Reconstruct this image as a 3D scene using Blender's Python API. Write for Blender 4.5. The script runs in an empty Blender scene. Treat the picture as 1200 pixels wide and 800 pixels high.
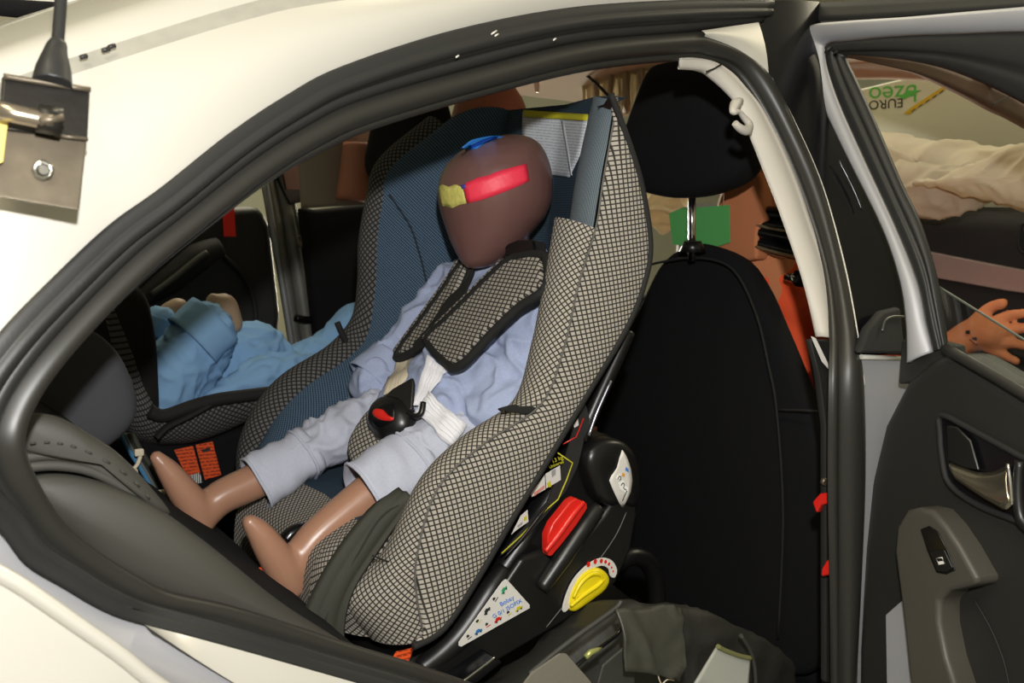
import bpy, bmesh, math, random
from mathutils import Vector, Matrix, noise
random.seed(4)
SC = bpy.context.scene
COL = SC.collection

# ------------------------------------------------------------------ camera, world, lights, exposure
# car frame (metres): X forward, Y into the car from its right-hand side, Z up
FPX = 1138.6
CAM = Vector((0, -.705, 1.136))
_y, _p, _r = (math.radians(a) for a in (35.0, 7.153, 2.142))
FWD = Vector((math.sin(_y)*math.cos(_p), math.cos(_y)*math.cos(_p), -math.sin(_p)))
_R = Vector((math.cos(_y), -math.sin(_y), 0)); _U = _R.cross(FWD)
RGT = _R*math.cos(_r) + _U*math.sin(_r); UPV = -_R*math.sin(_r) + _U*math.cos(_r)
cam = bpy.data.cameras.new('camera'); camo = bpy.data.objects.new('camera', cam); COL.objects.link(camo)
cam.sensor_width = 36; cam.lens = FPX*36/1200; cam.clip_start = .02; cam.clip_end = 60
camo.matrix_world = Matrix((( RGT.x, UPV.x, -FWD.x, CAM.x), (RGT.y, UPV.y, -FWD.y, CAM.y), (RGT.z, UPV.z, -FWD.z, CAM.z), (0, 0, 0, 1)))
cam.dof.use_dof = True; cam.dof.focus_distance = 1.16; cam.dof.aperture_fstop = 9
SC.camera = camo
w = bpy.data.worlds.new('hall_light'); SC.world = w; w.use_nodes = True
w.node_tree.nodes['Background'].inputs[0].default_value = (.9, .85, .68, 1)
w.node_tree.nodes['Background'].inputs[1].default_value = .04
def lamp(name, typ, loc, energy, color, size=.1, rot=(0, 0, 0), sy=None):
    l = bpy.data.lights.new(name, typ); o = bpy.data.objects.new(name, l); COL.objects.link(o)
    l.energy = energy; l.color = color; o.location = loc; o.rotation_euler = rot
    if typ == 'AREA':
        l.size = size
        if sy: l.shape = 'RECTANGLE'; l.size_y = sy
    else: l.shadow_soft_size = size
    return o
lamp('camera_flash', 'POINT', CAM + UPV*.165 + RGT*.025 - FWD*.02, 54, (1, .98, .95), .018)
lamp('hall_lamp', 'AREA', (-1.2, -1.2, 3.6), 70, (1, .90, .66), .5, (0, 0, 0), 2.4)
lamp('hall_lamp', 'AREA', (1.6, 2.6, 3.6), 70, (1, .90, .66), .5, (0, 0, 0), 2.4)
lamp('hall_lamp', 'AREA', (4.0, .2, 3.6), 70, (1, .90, .66), .5, (0, 0, 0), 2.4)
lamp('added_fill_lamp', 'AREA', (3.5, 4.8, .9), 230, (1, .92, .74), .8, (math.radians(98), 0, math.radians(155)), 1.0)  # unseen fill added to brighten the headliner and airbags through the far windows
SC.view_settings.view_transform = 'Standard'; SC.view_settings.look = 'None'
SC.view_settings.exposure = 0; SC.view_settings.gamma = 1; SC.view_settings.use_curve_mapping = False

# ------------------------------------------------------------------ measuring helpers: a line of sight met with a real plane of the car
def V(px, py): return FWD + RGT*((px-600)/FPX) - UPV*((py-400)/FPX)
def onY(px, py, Y):
    d = V(px, py); return CAM + d*((Y-CAM.y)/d.y)
def onX(px, py, X):
    d = V(px, py); return CAM + d*((X-CAM.x)/d.x)
def onP(px, py, p, n):
    d = V(px, py); return CAM + d*((Vector(p)-CAM).dot(n)/d.dot(n))
def side(z): return .42*max(0, z-.97)          # the car's flank leans in above the belt line
def onB(px, py, off=0):
    d = V(px, py); Y = .05
    for _ in range(30):
        P = CAM + d*((Y-CAM.y)/d.y); Y = .5*Y + .5*(side(P.z)+off)
    return CAM + d*((Y-CAM.y)/d.y)
def LY(l, Y): return [onY(a, b, Y) for a, b in l]
def LX(l, X): return [onX(a, b, X) for a, b in l]
def LP(l, p, n): return [onP(a, b, p, n) for a, b in l]
def lerp(a, b, t): return a + (b-a)*t
def cr(pts, per, closed=False):                # Catmull-Rom through the points, `per` samples per span
    n = len(pts); out = []
    pts = [Vector(p) for p in pts]
    for i in range(n if closed else n-1):
        g = (lambda k: pts[k % n]) if closed else (lambda k: pts[min(max(k, 0), n-1)])
        a, b, c, d = g(i-1), g(i), g(i+1), g(i+2)
        for j in range(per):
            t = j/per
            out.append(.5*((2*b) + (c-a)*t + (2*a-5*b+4*c-d)*t*t + (3*b-a-3*c+d)*t**3))
    if not closed: out.append(pts[-1].copy())
    return out
def resamp(pts, n, closed=False):
    P = [Vector(p) for p in pts] + ([Vector(pts[0])] if closed else [])
    L = [0]
    for a, b in zip(P, P[1:]): L.append(L[-1]+(b-a).length)
    out = []; k = 0; m = n if closed else n-1
    for i in range(n):
        s = L[-1]*i/m
        while k < len(L)-2 and L[k+1] < s: k += 1
        out.append(P[k].lerp(P[k+1], (s-L[k])/max(L[k+1]-L[k], 1e-9)))
    return out

# ------------------------------------------------------------------ materials (procedural)
MATS = {}
def mat(name, col, rough=.5, metal=0, bump=0, bscale=200, coat=0, spec=.5, var=0, vscale=8, emit=0, alpha=1, trans=0):
    m = bpy.data.materials.new(name); m.use_nodes = True; nt = m.node_tree; N = nt.nodes; b = N['Principled BSDF']
    b.inputs['Base Color'].default_value = (*col, 1); b.inputs['Roughness'].default_value = rough
    b.inputs['Metallic'].default_value = metal; b.inputs['Coat Weight'].default_value = coat
    b.inputs['Coat Roughness'].default_value = .08
    b.inputs['Specular IOR Level'].default_value = spec; b.inputs['Transmission Weight'].default_value = trans
    tc = N.new('ShaderNodeTexCoord')
    if var:
        nz = N.new('ShaderNodeTexNoise'); nz.inputs['Scale'].default_value = vscale; nz.inputs['Detail'].default_value = 4
        nt.links.new(tc.outputs['Object'], nz.inputs['Vector'])
        mx = N.new('ShaderNodeMix'); mx.data_type = 'RGBA'
        mx.inputs['A'].default_value = (*[c*(1-var) for c in col], 1); mx.inputs['B'].default_value = (*[min(1, c*(1+var)) for c in col], 1)
        nt.links.new(nz.outputs['Fac'], mx.inputs['Factor']); nt.links.new(mx.outputs['Result'], b.inputs['Base Color'])
    if bump:
        nz = N.new('ShaderNodeTexNoise'); nz.inputs['Scale'].default_value = bscale; nz.inputs['Detail'].default_value = 3
        nt.links.new(tc.outputs['Object'], nz.inputs['Vector'])
        bp = N.new('ShaderNodeBump'); bp.inputs['Strength'].default_value = bump; bp.inputs['Distance'].default_value = .002
        nt.links.new(nz.outputs['Fac'], bp.inputs['Height']); nt.links.new(bp.outputs['Normal'], b.inputs['Normal'])
    MATS[name] = m; return m
def check(name, light, dark, pitch, line, rot=0, line2=None, rough=.9, soft=.06, uv=True):   # woven check: thin dark threads both ways
    m = bpy.data.materials.new(name); m.use_nodes = True; nt = m.node_tree; N = nt.nodes; b = N['Principled BSDF']
    b.inputs['Roughness'].default_value = rough; b.inputs['Specular IOR Level'].default_value = .15
    tc = N.new('ShaderNodeTexCoord'); mp = N.new('ShaderNodeMapping')
    mp.inputs['Rotation'].default_value = (0, 0, math.radians(rot)); mp.inputs['Scale'].default_value = (1/pitch,)*3
    nt.links.new(tc.outputs['UV' if uv else 'Object'], mp.inputs['Vector'])
    sx = N.new('ShaderNodeSeparateXYZ'); nt.links.new(mp.outputs[0], sx.inputs[0])
    res = []
    for k, wd in ((0, line), (1, line if line2 is None else line2)):
        f = N.new('ShaderNodeMath'); f.operation = 'FRACT'; nt.links.new(sx.outputs[k], f.inputs[0])
        s = N.new('ShaderNodeMath'); s.operation = 'SUBTRACT'; s.inputs[1].default_value = .5; nt.links.new(f.outputs[0], s.inputs[0])
        a = N.new('ShaderNodeMath'); a.operation = 'ABSOLUTE'; nt.links.new(s.outputs[0], a.inputs[0])
        r = N.new('ShaderNodeMapRange'); r.inputs['From Min'].default_value = wd/2-soft; r.inputs['From Max'].default_value = wd/2+soft
        nt.links.new(a.outputs[0], r.inputs['Value']); res.append(r)
    mu = N.new('ShaderNodeMath'); mu.operation = 'MINIMUM'
    nt.links.new(res[0].outputs[0], mu.inputs[0]); nt.links.new(res[1].outputs[0], mu.inputs[1])
    mx = N.new('ShaderNodeMix'); mx.data_type = 'RGBA'; mx.inputs['A'].default_value = (*dark, 1); mx.inputs['B'].default_value = (*light, 1)
    nt.links.new(mu.outputs[0], mx.inputs['Factor']); nt.links.new(mx.outputs['Result'], b.inputs['Base Color'])
    bp = N.new('ShaderNodeBump'); bp.inputs['Strength'].default_value = .25; bp.inputs['Distance'].default_value = .001
    nt.links.new(mu.outputs[0], bp.inputs['Height']); nt.links.new(bp.outputs['Normal'], b.inputs['Normal'])
    MATS[name] = m; return m
def lined(name, paper, ink, pitch, gap, uvscale=1):      # a printed sheet: rows of tiny unreadable print (UV in metres)
    m = bpy.data.materials.new(name); m.use_nodes = True; nt = m.node_tree; N = nt.nodes; b = N['Principled BSDF']
    b.inputs['Roughness'].default_value = .6
    tc = N.new('ShaderNodeTexCoord'); sx = N.new('ShaderNodeSeparateXYZ'); nt.links.new(tc.outputs['UV'], sx.inputs[0])
    d = N.new('ShaderNodeMath'); d.operation = 'DIVIDE'; d.inputs[1].default_value = pitch; nt.links.new(sx.outputs[1], d.inputs[0])
    f = N.new('ShaderNodeMath'); f.operation = 'FRACT'; nt.links.new(d.outputs[0], f.inputs[0])
    g = N.new('ShaderNodeMath'); g.operation = 'LESS_THAN'; g.inputs[1].default_value = .5; nt.links.new(f.outputs[0], g.inputs[0])
    nz = N.new('ShaderNodeTexNoise'); nz.inputs['Scale'].default_value = gap; nt.links.new(tc.outputs['UV'], nz.inputs['Vector'])
    h = N.new('ShaderNodeMath'); h.operation = 'GREATER_THAN'; h.inputs[1].default_value = .45; nt.links.new(nz.outputs['Fac'], h.inputs[0])
    k = N.new('ShaderNodeMath'); k.operation = 'MULTIPLY'; nt.links.new(g.outputs[0], k.inputs[0]); nt.links.new(h.outputs[0], k.inputs[1])
    mx = N.new('ShaderNodeMix'); mx.data_type = 'RGBA'; mx.inputs['A'].default_value = (*paper, 1); mx.inputs['B'].default_value = (*ink, 1)
    nt.links.new(k.outputs[0], mx.inputs['Factor']); nt.links.new(mx.outputs['Result'], b.inputs['Base Color'])
    MATS[name] = m; return m
PAINT = mat('silver_paint', (.60, .58, .52), .38, .25, coat=.5)
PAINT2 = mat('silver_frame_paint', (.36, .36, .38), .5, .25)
GLOSS = mat('gloss_black', (.004, .004, .005), .22)
RUBBER = mat('dark_rubber', (.016, .016, .0155), .5, bump=.08, bscale=500)
SEAL = mat('seal_rubber', (.021, .020, .017), .42)
LIP = mat('lip_brown_grey', (.13, .12, .10), .6)
DARK = mat('dark_trim', (.010, .010, .009), .75, bump=.12, bscale=700)
DOORP = mat('door_plastic', (.015, .015, .013), .5, bump=.15, bscale=900)
OLIVE = mat('bolster_grey', (.042, .040, .033), .62, bump=.12, bscale=900)
BEIGE = mat('beige_trim', (.50, .47, .42), .55, bump=.05)
HEADL = mat('headliner', (.74, .68, .54), .9, bump=.1, bscale=300)
BLACKF = mat('black_fabric', (.007, .007, .008), .95, bump=.3, bscale=900, spec=.2)
GREYF = mat('grey_headrest_fabric', (.045, .045, .05), .9, bump=.2, bscale=900, spec=.2)
CHROME = mat('chrome', (.75, .74, .72), .15, 1)
STEEL = mat('worn_steel', (.15, .125, .09), .45, .6, bump=.2, bscale=60, var=.4, vscale=40)
GLASS = mat('window_glass', (.75, .8, .78), .02, trans=1)
PLAST = mat('seat_plastic', (.006, .006, .006), .33, spec=.5)
PLAST2 = mat('satin_plastic', (.0085, .0085, .008), .38)
RED = mat('red_plastic', (.62, .018, .012), .3)
YEL = mat('yellow_plastic', (.80, .64, .01), .35)
WHITE = mat('white_print', (.66, .64, .60), .5)
PAPER = lined('label_paper', (.60, .63, .68), (.36, .38, .44), .0042, 420)
YTAPE = mat('yellow_band', (.52, .48, .02), .6)
ORANGE = lined('orange_label', (.80, .09, .01), (.30, .03, .005), .006, 260)
BAR = lined('bar_code', (.75, .75, .72), (.02, .02, .02), .0035, 1)
REDTAPE = mat('red_tape', (.75, .03, .05), .45)
REDTAPE2 = mat('red_tape_far', (.80, .02, .01), .45)
YTAPE2 = mat('crumpled_yellow_tape', (.60, .55, .14), .6, var=.25, vscale=90, bump=.6, bscale=220)
BTAPE = mat('blue_tape', (.015, .15, .48), .5)
SKIN = mat('brown_dummy_skin', (.150, .074, .064), .32, var=.06, vscale=14)
SKINL = mat('leg_dummy_skin', (.39, .205, .13), .33, var=.08, vscale=18)
SKINO = mat('orange_dummy_skin', (.52, .19, .085), .8, spec=.15, var=.1)
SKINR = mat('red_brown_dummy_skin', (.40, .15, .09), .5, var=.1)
SKINB = mat('beige_dummy_skin', (.38, .27, .18), .55)
CHAMB = mat('chambray_cloth', (.37, .425, .60), .9, bump=.25, bscale=1100, spec=.15, var=.16, vscale=420)
TROUS = mat('pale_trouser_cloth', (.50, .52, .61), .9, bump=.25, bscale=1100, spec=.15, var=.12, vscale=420)
INFB = mat('infant_blue_cloth', (.24, .43, .68), .95, bump=.2, bscale=700, spec=.1)
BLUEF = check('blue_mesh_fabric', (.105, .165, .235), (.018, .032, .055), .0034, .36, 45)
BLUEP = check('plain_blue_fabric', (.055, .085, .115), (.02, .035, .055), .0034, .36, 0)
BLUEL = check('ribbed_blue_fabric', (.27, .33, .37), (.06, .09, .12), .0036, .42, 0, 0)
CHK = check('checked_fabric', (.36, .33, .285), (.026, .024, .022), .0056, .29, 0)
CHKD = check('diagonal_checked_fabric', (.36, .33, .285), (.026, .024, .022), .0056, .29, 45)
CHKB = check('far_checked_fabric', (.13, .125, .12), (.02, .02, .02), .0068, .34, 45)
BIND = mat('black_binding', (.007, .007, .0065), .8, bump=.3, bscale=900)
WEB = mat('white_webbing', (.78, .77, .80), .7, bump=.1)
WEBC = mat('cream_webbing', (.62, .54, .40), .7)
BAG = mat('black_nylon', (.017, .017, .0135), .6, bump=.3, bscale=120)
GREYP = mat('grey_vinyl_patch', (.16, .15, .12), .5, bump=.2, bscale=200)
GREEN = mat('green_tape', (.10, .40, .11), .6)
OCLOTH = mat('orange_red_cloth', (.78, .085, .02), .85, bump=.3, bscale=60)
AIRB = mat('airbag_cloth', (.74, .67, .52), .8, bump=.15, bscale=400)
_n = AIRB.node_tree; _t = _n.nodes.new('ShaderNodeBsdfTranslucent'); _t.inputs[0].default_value = (.80, .73, .58, 1)
_m = _n.nodes.new('ShaderNodeMixShader'); _m.inputs[0].default_value = .45
_n.links.new(_n.nodes['Principled BSDF'].outputs[0], _m.inputs[1]); _n.links.new(_t.outputs[0], _m.inputs[2]); _n.links.new(_m.outputs[0], _n.nodes['Material Output'].inputs[0])
BANNER = mat('white_banner', (.72, .72, .58), .6)
GREENP = mat('green_print', (.12, .55, .10), .6)
BLACKP = mat('black_print', (.02, .02, .02), .6)
OLIVEW = mat('olive_webbing', (.030, .030, .021), .75, bump=.3, bscale=900)
ARM = mat('armrest_plastic', (.060, .055, .045), .45, bump=.05)

# ------------------------------------------------------------------ object helpers
def link(o, parent=None):
    COL.objects.link(o)
    if parent is not None: o.parent = parent; o.matrix_parent_inverse = parent.matrix_world.inverted() if False else Matrix.Translation(-parent.location)
    return o
def tag(o, label, cat, group=None):
    o['label'] = label; o['category'] = cat
    if group: o['group'] = group
    return o
def thing(name, loc, label, cat, group=None):
    o = bpy.data.objects.new(name, None); o.empty_display_size = .05; COL.objects.link(o); o.location = loc
    return tag(o, label, cat, group)
def lab(o, label): o['label'] = label; return o
def mesh(name, verts, faces, m, parent=None, uvs=None, smooth=True):
    me = bpy.data.meshes.new(name); me.from_pydata([tuple(v) for v in verts], [], faces)
    if uvs is not None:
        ul = me.uv_layers.new(name='UVMap')
        for p in me.polygons:
            for li in p.loop_indices: ul.data[li].uv = uvs[me.loops[li].vertex_index]
    if smooth:
        for p in me.polygons: p.use_smooth = True
    me.materials.append(m)
    return link(bpy.data.objects.new(name, me), parent)
def solid(o, t, off=-1):
    s = o.modifiers.new('thickness', 'SOLIDIFY'); s.thickness = t; s.offset = off; return o
def bevel(o, wd, seg=2, ang=40):
    b = o.modifiers.new('bevel', 'BEVEL'); b.width = wd; b.segments = seg; b.limit_method = 'ANGLE'; b.angle_limit = math.radians(ang); return o
def subsurf(o, n=1):
    s = o.modifiers.new('subsurf', 'SUBSURF'); s.levels = n; s.render_levels = n; return o
def grid(name, P, m, parent=None, cu=False, cv=False, t=0, uvf=None, off=-1, flip=False):
    nu, nv = len(P), len(P[0]); vs = [p for r in P for p in r]; fs = []
    for i in range(nu if cu else nu-1):
        for j in range(nv if cv else nv-1):
            a, b, c, d = i*nv+j, i*nv+(j+1) % nv, ((i+1) % nu)*nv+(j+1) % nv, ((i+1) % nu)*nv+j
            fs.append((a, d, c, b) if flip else (a, b, c, d))
    if uvf: uv = [uvf(p) for p in vs]
    else:
        mid = [P[i][nv//2] for i in range(nu)]; lu = [0]
        for a, b in zip(mid, mid[1:]): lu.append(lu[-1]+(b-a).length)
        uv = []
        for i in range(nu):
            c = nv//2; l = [0]*nv
            for j in range(c+1, nv): l[j] = l[j-1]+(P[i][j]-P[i][j-1]).length
            for j in range(c-1, -1, -1): l[j] = l[j+1]-(P[i][j]-P[i][j+1]).length
            uv += [(l[j], lu[i]) for j in range(nv)]
    o = mesh(name, vs, fs, m, parent, uv)
    if t: solid(o, t, off)
    return o
def band(name, A, B, m, parent=None, per=4, nv=6, prof=None, t=0, closed=False, **k):   # a surface from edge line A to edge line B, swelling towards the outside by prof(s)
    a, b = cr(A, per, closed), cr(B, per, closed)
    n = len(a); P = []
    for i in range(n):
        tg = (a[(i+1) % n if closed else min(i+1, n-1)] - a[i-1 if closed else max(i-1, 0)])
        ac = b[i]-a[i]; nrm = tg.cross(ac)
        if nrm.length > 1e-9: nrm.normalize()
        if nrm.dot(CAM-a[i]) < 0: nrm = -nrm
        P.append([a[i].lerp(b[i], j/(nv-1)) + nrm*(prof(j/(nv-1)) if prof else 0) for j in range(nv)])
    return grid(name, P, m, parent, cu=closed, t=t, **k)
def tube(name, pts, r, m, parent=None, nv=10, closed=False, per=0, flat=1, cap=True):
    if per: pts = cr(pts, per, closed)
    n = len(pts); rs = r if isinstance(r, (list, tuple)) else [r]*n
    if len(rs) != n: rs = [rs[min(int(i/(n-1)*(len(rs)-1)), len(rs)-2)]*(1-(i/(n-1)*(len(rs)-1)-min(int(i/(n-1)*(len(rs)-1)), len(rs)-2))) + rs[min(int(i/(n-1)*(len(rs)-1)), len(rs)-2)+1]*(i/(n-1)*(len(rs)-1)-min(int(i/(n-1)*(len(rs)-1)), len(rs)-2)) for i in range(n)]
    P = rings(pts, rs, nv, closed, flat)
    o = grid(name, P, m, parent, cu=closed, cv=True)
    if cap and not closed:
        bm = bmesh.new(); bm.from_mesh(o.data); bm.verts.ensure_lookup_table()
        for q in (0, (n-1)*nv): bm.faces.new([bm.verts[q+j] for j in range(nv)])
        bmesh.ops.recalc_face_normals(bm, faces=bm.faces); bm.to_mesh(o.data); bm.free()
    return o
def rings(pts, rs, nv, closed=False, flat=1, up=None):
    n = len(pts); P = []; ref = None
    for i in range(n):
        tg = (pts[(i+1) % n if closed else min(i+1, n-1)] - pts[i-1 if closed else max(i-1, 0)]).normalized()
        if ref is None:
            ref = Vector(up) if up else Vector((0, 0, 1))
            if abs(tg.dot(ref)) > .95: ref = Vector((0, 1, 0))
        x = (ref - tg*ref.dot(tg)).normalized(); ref = x; y = tg.cross(x)
        P.append([pts[i] + x*(rs[i]*flat*math.cos(2*math.pi*j/nv)) + y*(rs[i]*math.sin(2*math.pi*j/nv)) for j in range(nv)])
    return P
def plate(name, out, ext, m, parent=None, bev=0, seg=2, smooth=True, uv=False):    # an outline given thickness
    n = len(out); vs = list(out) + [p+ext for p in out]
    fs = [tuple(range(n)), tuple(range(2*n-1, n-1, -1))] + [(i, i+n, (i+1) % n+n, (i+1) % n) for i in range(n)]
    uvs = None
    if uv is not False:
        o0, ax, ay = uv; uvs = [((p-o0).dot(ax), (p-o0).dot(ay)) for p in vs]
    o = mesh(name, vs, fs, m, parent, uvs, smooth=False)
    bm = bmesh.new(); bm.from_mesh(o.data); bmesh.ops.recalc_face_normals(bm, faces=bm.faces); bm.to_mesh(o.data); bm.free()
    if bev:
        bevel(o, bev, seg)
        if smooth:
            for p in o.data.polygons: p.use_smooth = True
            o.modifiers.new('wn', 'WEIGHTED_NORMAL')
    return o
def pillow(name, out, nrm, tf, tb, m, parent=None, n=56, k=7, e=2.6, edge=.0, c=None, uvf=None):   # a padded shape: an outline swelling to tf in front and tb behind
    out = resamp(cr(out, 6, True), n, True); nrm = Vector(nrm).normalized()
    c = Vector(c) if c else sum(out, Vector())/n
    P = []
    prof = [(math.cos(math.pi/2*i/k), math.sin(math.pi/2*i/k)) for i in range(k+1)]
    sc = lambda a: abs(a)**(2/e)
    for i in range(k, 0, -1): P.append([c + (p-c)*max(sc(prof[i][0]), .01) + nrm*(edge + sc(prof[i][1])*(tf-edge)) for p in out])
    P.append([p+nrm*edge for p in out])
    if edge: P.append([p-nrm*edge for p in out])
    for i in range(1, k+1): P.append([c + (p-c)*max(sc(prof[i][0]), .01) - nrm*(edge + sc(prof[i][1])*(tb-edge)) for p in out])
    o = grid(name, P, m, parent, cv=True, uvf=uvf)
    bm = bmesh.new(); bm.from_mesh(o.data); bm.verts.ensure_lookup_table()
    for q in (0, (len(P)-1)*n): bm.faces.new([bm.verts[q+j] for j in range(n)])
    bmesh.ops.recalc_face_normals(bm, faces=bm.faces); bm.to_mesh(o.data); bm.free()
    return o
def box(name, lo, hi, m, parent=None, bev=0):
    x0, y0, z0 = lo; x1, y1, z1 = hi
    return plate(name, [Vector((x0, y0, z0)), Vector((x1, y0, z0)), Vector((x1, y1, z0)), Vector((x0, y1, z0))], Vector((0, 0, z1-z0)), m, parent, bev)
class Blob:      # overlapping solids fused by a voxel remesh into one continuous skin
    def __init__(s): s.bm = bmesh.new()
    def _add(s, P):
        R = [[s.bm.verts.new(p) for p in r] for r in P]; nv = len(R[0])
        for a, b in zip(R, R[1:]):
            for j in range(nv): s.bm.faces.new((a[j], a[(j+1) % nv], b[(j+1) % nv], b[j]))
        s.bm.faces.new(R[0][::-1]); s.bm.faces.new(R[-1])
    def tube(s, pts, rs, nv=14, flat=1, per=4, up=None):
        pts = [Vector(p) for p in pts]; n = len(pts)
        pp = cr(pts, per); rr = [v.x for v in cr([Vector((r, 0, 0)) for r in rs], per)]
        d0 = (pp[0]-pp[1]).normalized(); d1 = (pp[-1]-pp[-2]).normalized(); q = []; qr = []
        for a in (80, 60, 40, 20): t = math.radians(a); q.append(pp[0]+d0*rr[0]*math.sin(t)); qr.append(rr[0]*math.cos(t))
        q += pp; qr += rr
        for a in (20, 40, 60, 80): t = math.radians(a); q.append(pp[-1]+d1*rr[-1]*math.sin(t)); qr.append(rr[-1]*math.cos(t))
        s._add(rings(q, qr, nv, False, flat, up)); return s
    def ell(s, c, r, ax=None, n=14):
        c = Vector(c); ax = ax or (Vector((1, 0, 0)), Vector((0, 1, 0)), Vector((0, 0, 1))); P = []
        for i in range(n+1):
            th = math.pi*min(max(i/n, .02), .98)
            P.append([c + ax[0]*(r[0]*math.sin(th)*math.cos(2*math.pi*j/20)) + ax[1]*(r[1]*math.sin(th)*math.sin(2*math.pi*j/20)) + ax[2]*(r[2]*math.cos(th)) for j in range(20)])
        s._add(P); return s
    def rings(s, P): s._add(P); return s
    def build(s, name, m, parent=None, vox=.005, sm=6, wr=0, wscale=.05, uvf=None):
        bmesh.ops.recalc_face_normals(s.bm, faces=s.bm.faces)
        me = bpy.data.meshes.new(name); s.bm.to_mesh(me); s.bm.free()
        o = bpy.data.objects.new(name+'_tmp', me); COL.objects.link(o)
        r = o.modifiers.new('r', 'REMESH'); r.mode = 'VOXEL'; r.voxel_size = vox
        q = o.modifiers.new('s', 'SMOOTH'); q.factor = .6; q.iterations = sm
        dg = bpy.context.evaluated_depsgraph_get(); dg.update()
        m2 = bpy.data.meshes.new_from_object(o.evaluated_get(dg)); bpy.data.objects.remove(o)
        m2.name = name; m2.materials.clear(); m2.materials.append(m)
        if wr:
            m2.update(); nn = [v.normal.copy() for v in m2.vertices]
            for v, nr in zip(m2.vertices, nn): v.co = v.co + nr*wrinkle(v.co, wr, wscale)
        if uvf:
            ul = m2.uv_layers.new(name='UVMap')
            for l in m2.loops: ul.data[l.index].uv = uvf(m2.vertices[l.vertex_index].co)
        for p in m2.polygons: p.use_smooth = True
        return link(bpy.data.objects.new(name, m2), parent)
def wrinkle(p, a, s):
    q = p/s; q = q + Vector((noise.noise(q*.7+Vector((5, 1, 2))), noise.noise(q*.7), noise.noise(q*.7+Vector((9, 3, 1)))))*.9
    r = 1-abs(noise.noise(q))*2.2
    return a*(r*abs(r)*.8 - .2 + .5*noise.noise(q*2.1))
def crumple(o, a, s):
    me = o.data; me.update(); nn = [v.normal.copy() for v in me.vertices]
    for v, nr in zip(me.vertices, nn): v.co = v.co + nr*wrinkle(v.co, a, s)
    return o
def text(name, body, size, P, ux, uy, m, parent, ext=.0003):
    cu = bpy.data.curves.new(name, 'FONT'); cu.body = body; cu.size = size; cu.extrude = ext; cu.align_x = 'CENTER'; cu.align_y = 'CENTER'
    o = bpy.data.objects.new('t', cu); COL.objects.link(o)
    dg = bpy.context.evaluated_depsgraph_get(); dg.update()
    me = bpy.data.meshes.new_from_object(o.evaluated_get(dg)); bpy.data.objects.remove(o)
    ux = ux.normalized(); uy = uy.normalized(); uz = ux.cross(uy)
    for v in me.vertices: v.co = P + ux*v.co.x + uy*v.co.y + uz*v.co.z
    me.materials.clear(); me.materials.append(m); me.name = name
    return link(bpy.data.objects.new(name, me), parent)
def sight(x, y, names, lift=0, back=None):     # first point of the named parts met by a line of sight, lifted off the surface
    dg = bpy.context.evaluated_depsgraph_get(); o = CAM.copy(); d = V(x, y).normalized()
    for _ in range(40):
        ok, loc, nr, i, ob, mt = SC.ray_cast(dg, o, d)
        if not ok: break
        if ob.name.split('.')[0] in names:
            if nr.dot(d) > 0: nr = -nr
            return loc + nr*lift
        o = loc + d*.0005
    return back
def drape(name, top, bot, names, lift, m, parent, n=14, k=5, t=.002, dflt=None, **kw):
    T = resamp([Vector((a, b, 0)) for a, b in top], n); U = resamp([Vector((a, b, 0)) for a, b in bot], n); P = []
    for a, b in zip(T, U):
        P.append([sight(*(a.lerp(b, j/(k-1)).xy), names, lift, dflt(*(a.lerp(b, j/(k-1)).xy)) if dflt else None) for j in range(k)])
    return grid(name, P, m, parent, t=t, off=0, **kw)
ZU = Vector((0, 0, 1)); YU = Vector((0, 1, 0)); XU = Vector((1, 0, 0))
# ------------------------------------------------------------------ the hall
def struct(o): o['kind'] = 'structure'; return o
HALLW = mat('hall_wall', (.38, .38, .30), .9, var=.1, vscale=1.5)
struct(plate('floor', [Vector((-4, -4, -.02)), Vector((7, -4, -.02)), Vector((7, 6, -.02)), Vector((-4, 6, -.02))], ZU*.02, mat('hall_floor', (.22, .22, .20), .6, var=.15, vscale=2)))
struct(plate('ceiling', [Vector((-4, -4, 4)), Vector((7, -4, 4)), Vector((7, 6, 4)), Vector((-4, 6, 4))], ZU*.05, mat('hall_ceiling', (.6, .6, .55), .9)))
struct(box('wall_far', (-4, 6, 0), (7, 6.1, 4), HALLW)); struct(box('wall_front', (7, -4, 0), (7.1, 6, 4), HALLW))
struct(box('wall_rear', (-4.1, -4, 0), (-4, 6, 4), HALLW)); struct(box('wall_near', (-4, -4.1, 0), (7, -4, 4), HALLW))

# ------------------------------------------------------------------ the car
car = thing('car', (1, .7, 0), 'silver car with an open rear door, seen into its back seat', 'car')
def OB(l, off=0): return [onB(a, b, off) for a, b in l]
# outer door-frame trim round the opening: E = outer edge on the paint, M = groove beside the seal
E = [(905,3),(797,3),(667,12),(533,38),(400,81),(333,116),(267,160),(189,222),(127,267),(60,330),(0,392),(-45,455),(-62,520),(-45,580),(0,621),(30,659),(75,687),(120,713),(168,731),(258,755),(400,795),(470,815),(560,845)]
M = [(885,27),(797,40),(680,51),(553,82),(423,118),(358,147),(293,187),(217,246),(157,295),(92,359),(40,418),(6,470),(-8,515),(0,555),(28,605),(55,640),(98,672),(140,697),(185,718),(270,737),(410,780),(480,800),(570,830)]
offE = [.0]*11+[.005, .01, .02, .03, .035, .04, .045, .05, .05, .05, .05, .05]
Ep = [onB(a, b, o) for (a, b), o in zip(E, offE)]; Mp = [onB(a, b, o+.022) for (a, b), o in zip(M, offE)]
def trimprof(s): return .006*math.sin(math.pi*min(1, s*1.15))**.6 + .0045*math.exp(-((s-.38)/.07)**2) - .004*math.exp(-((s-.62)/.05)**2) + .003*math.exp(-((s-.78)/.08)**2)
band('door_frame_trim', Ep, Mp, RUBBER, car, per=6, nv=26, prof=trimprof, t=.004)
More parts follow.
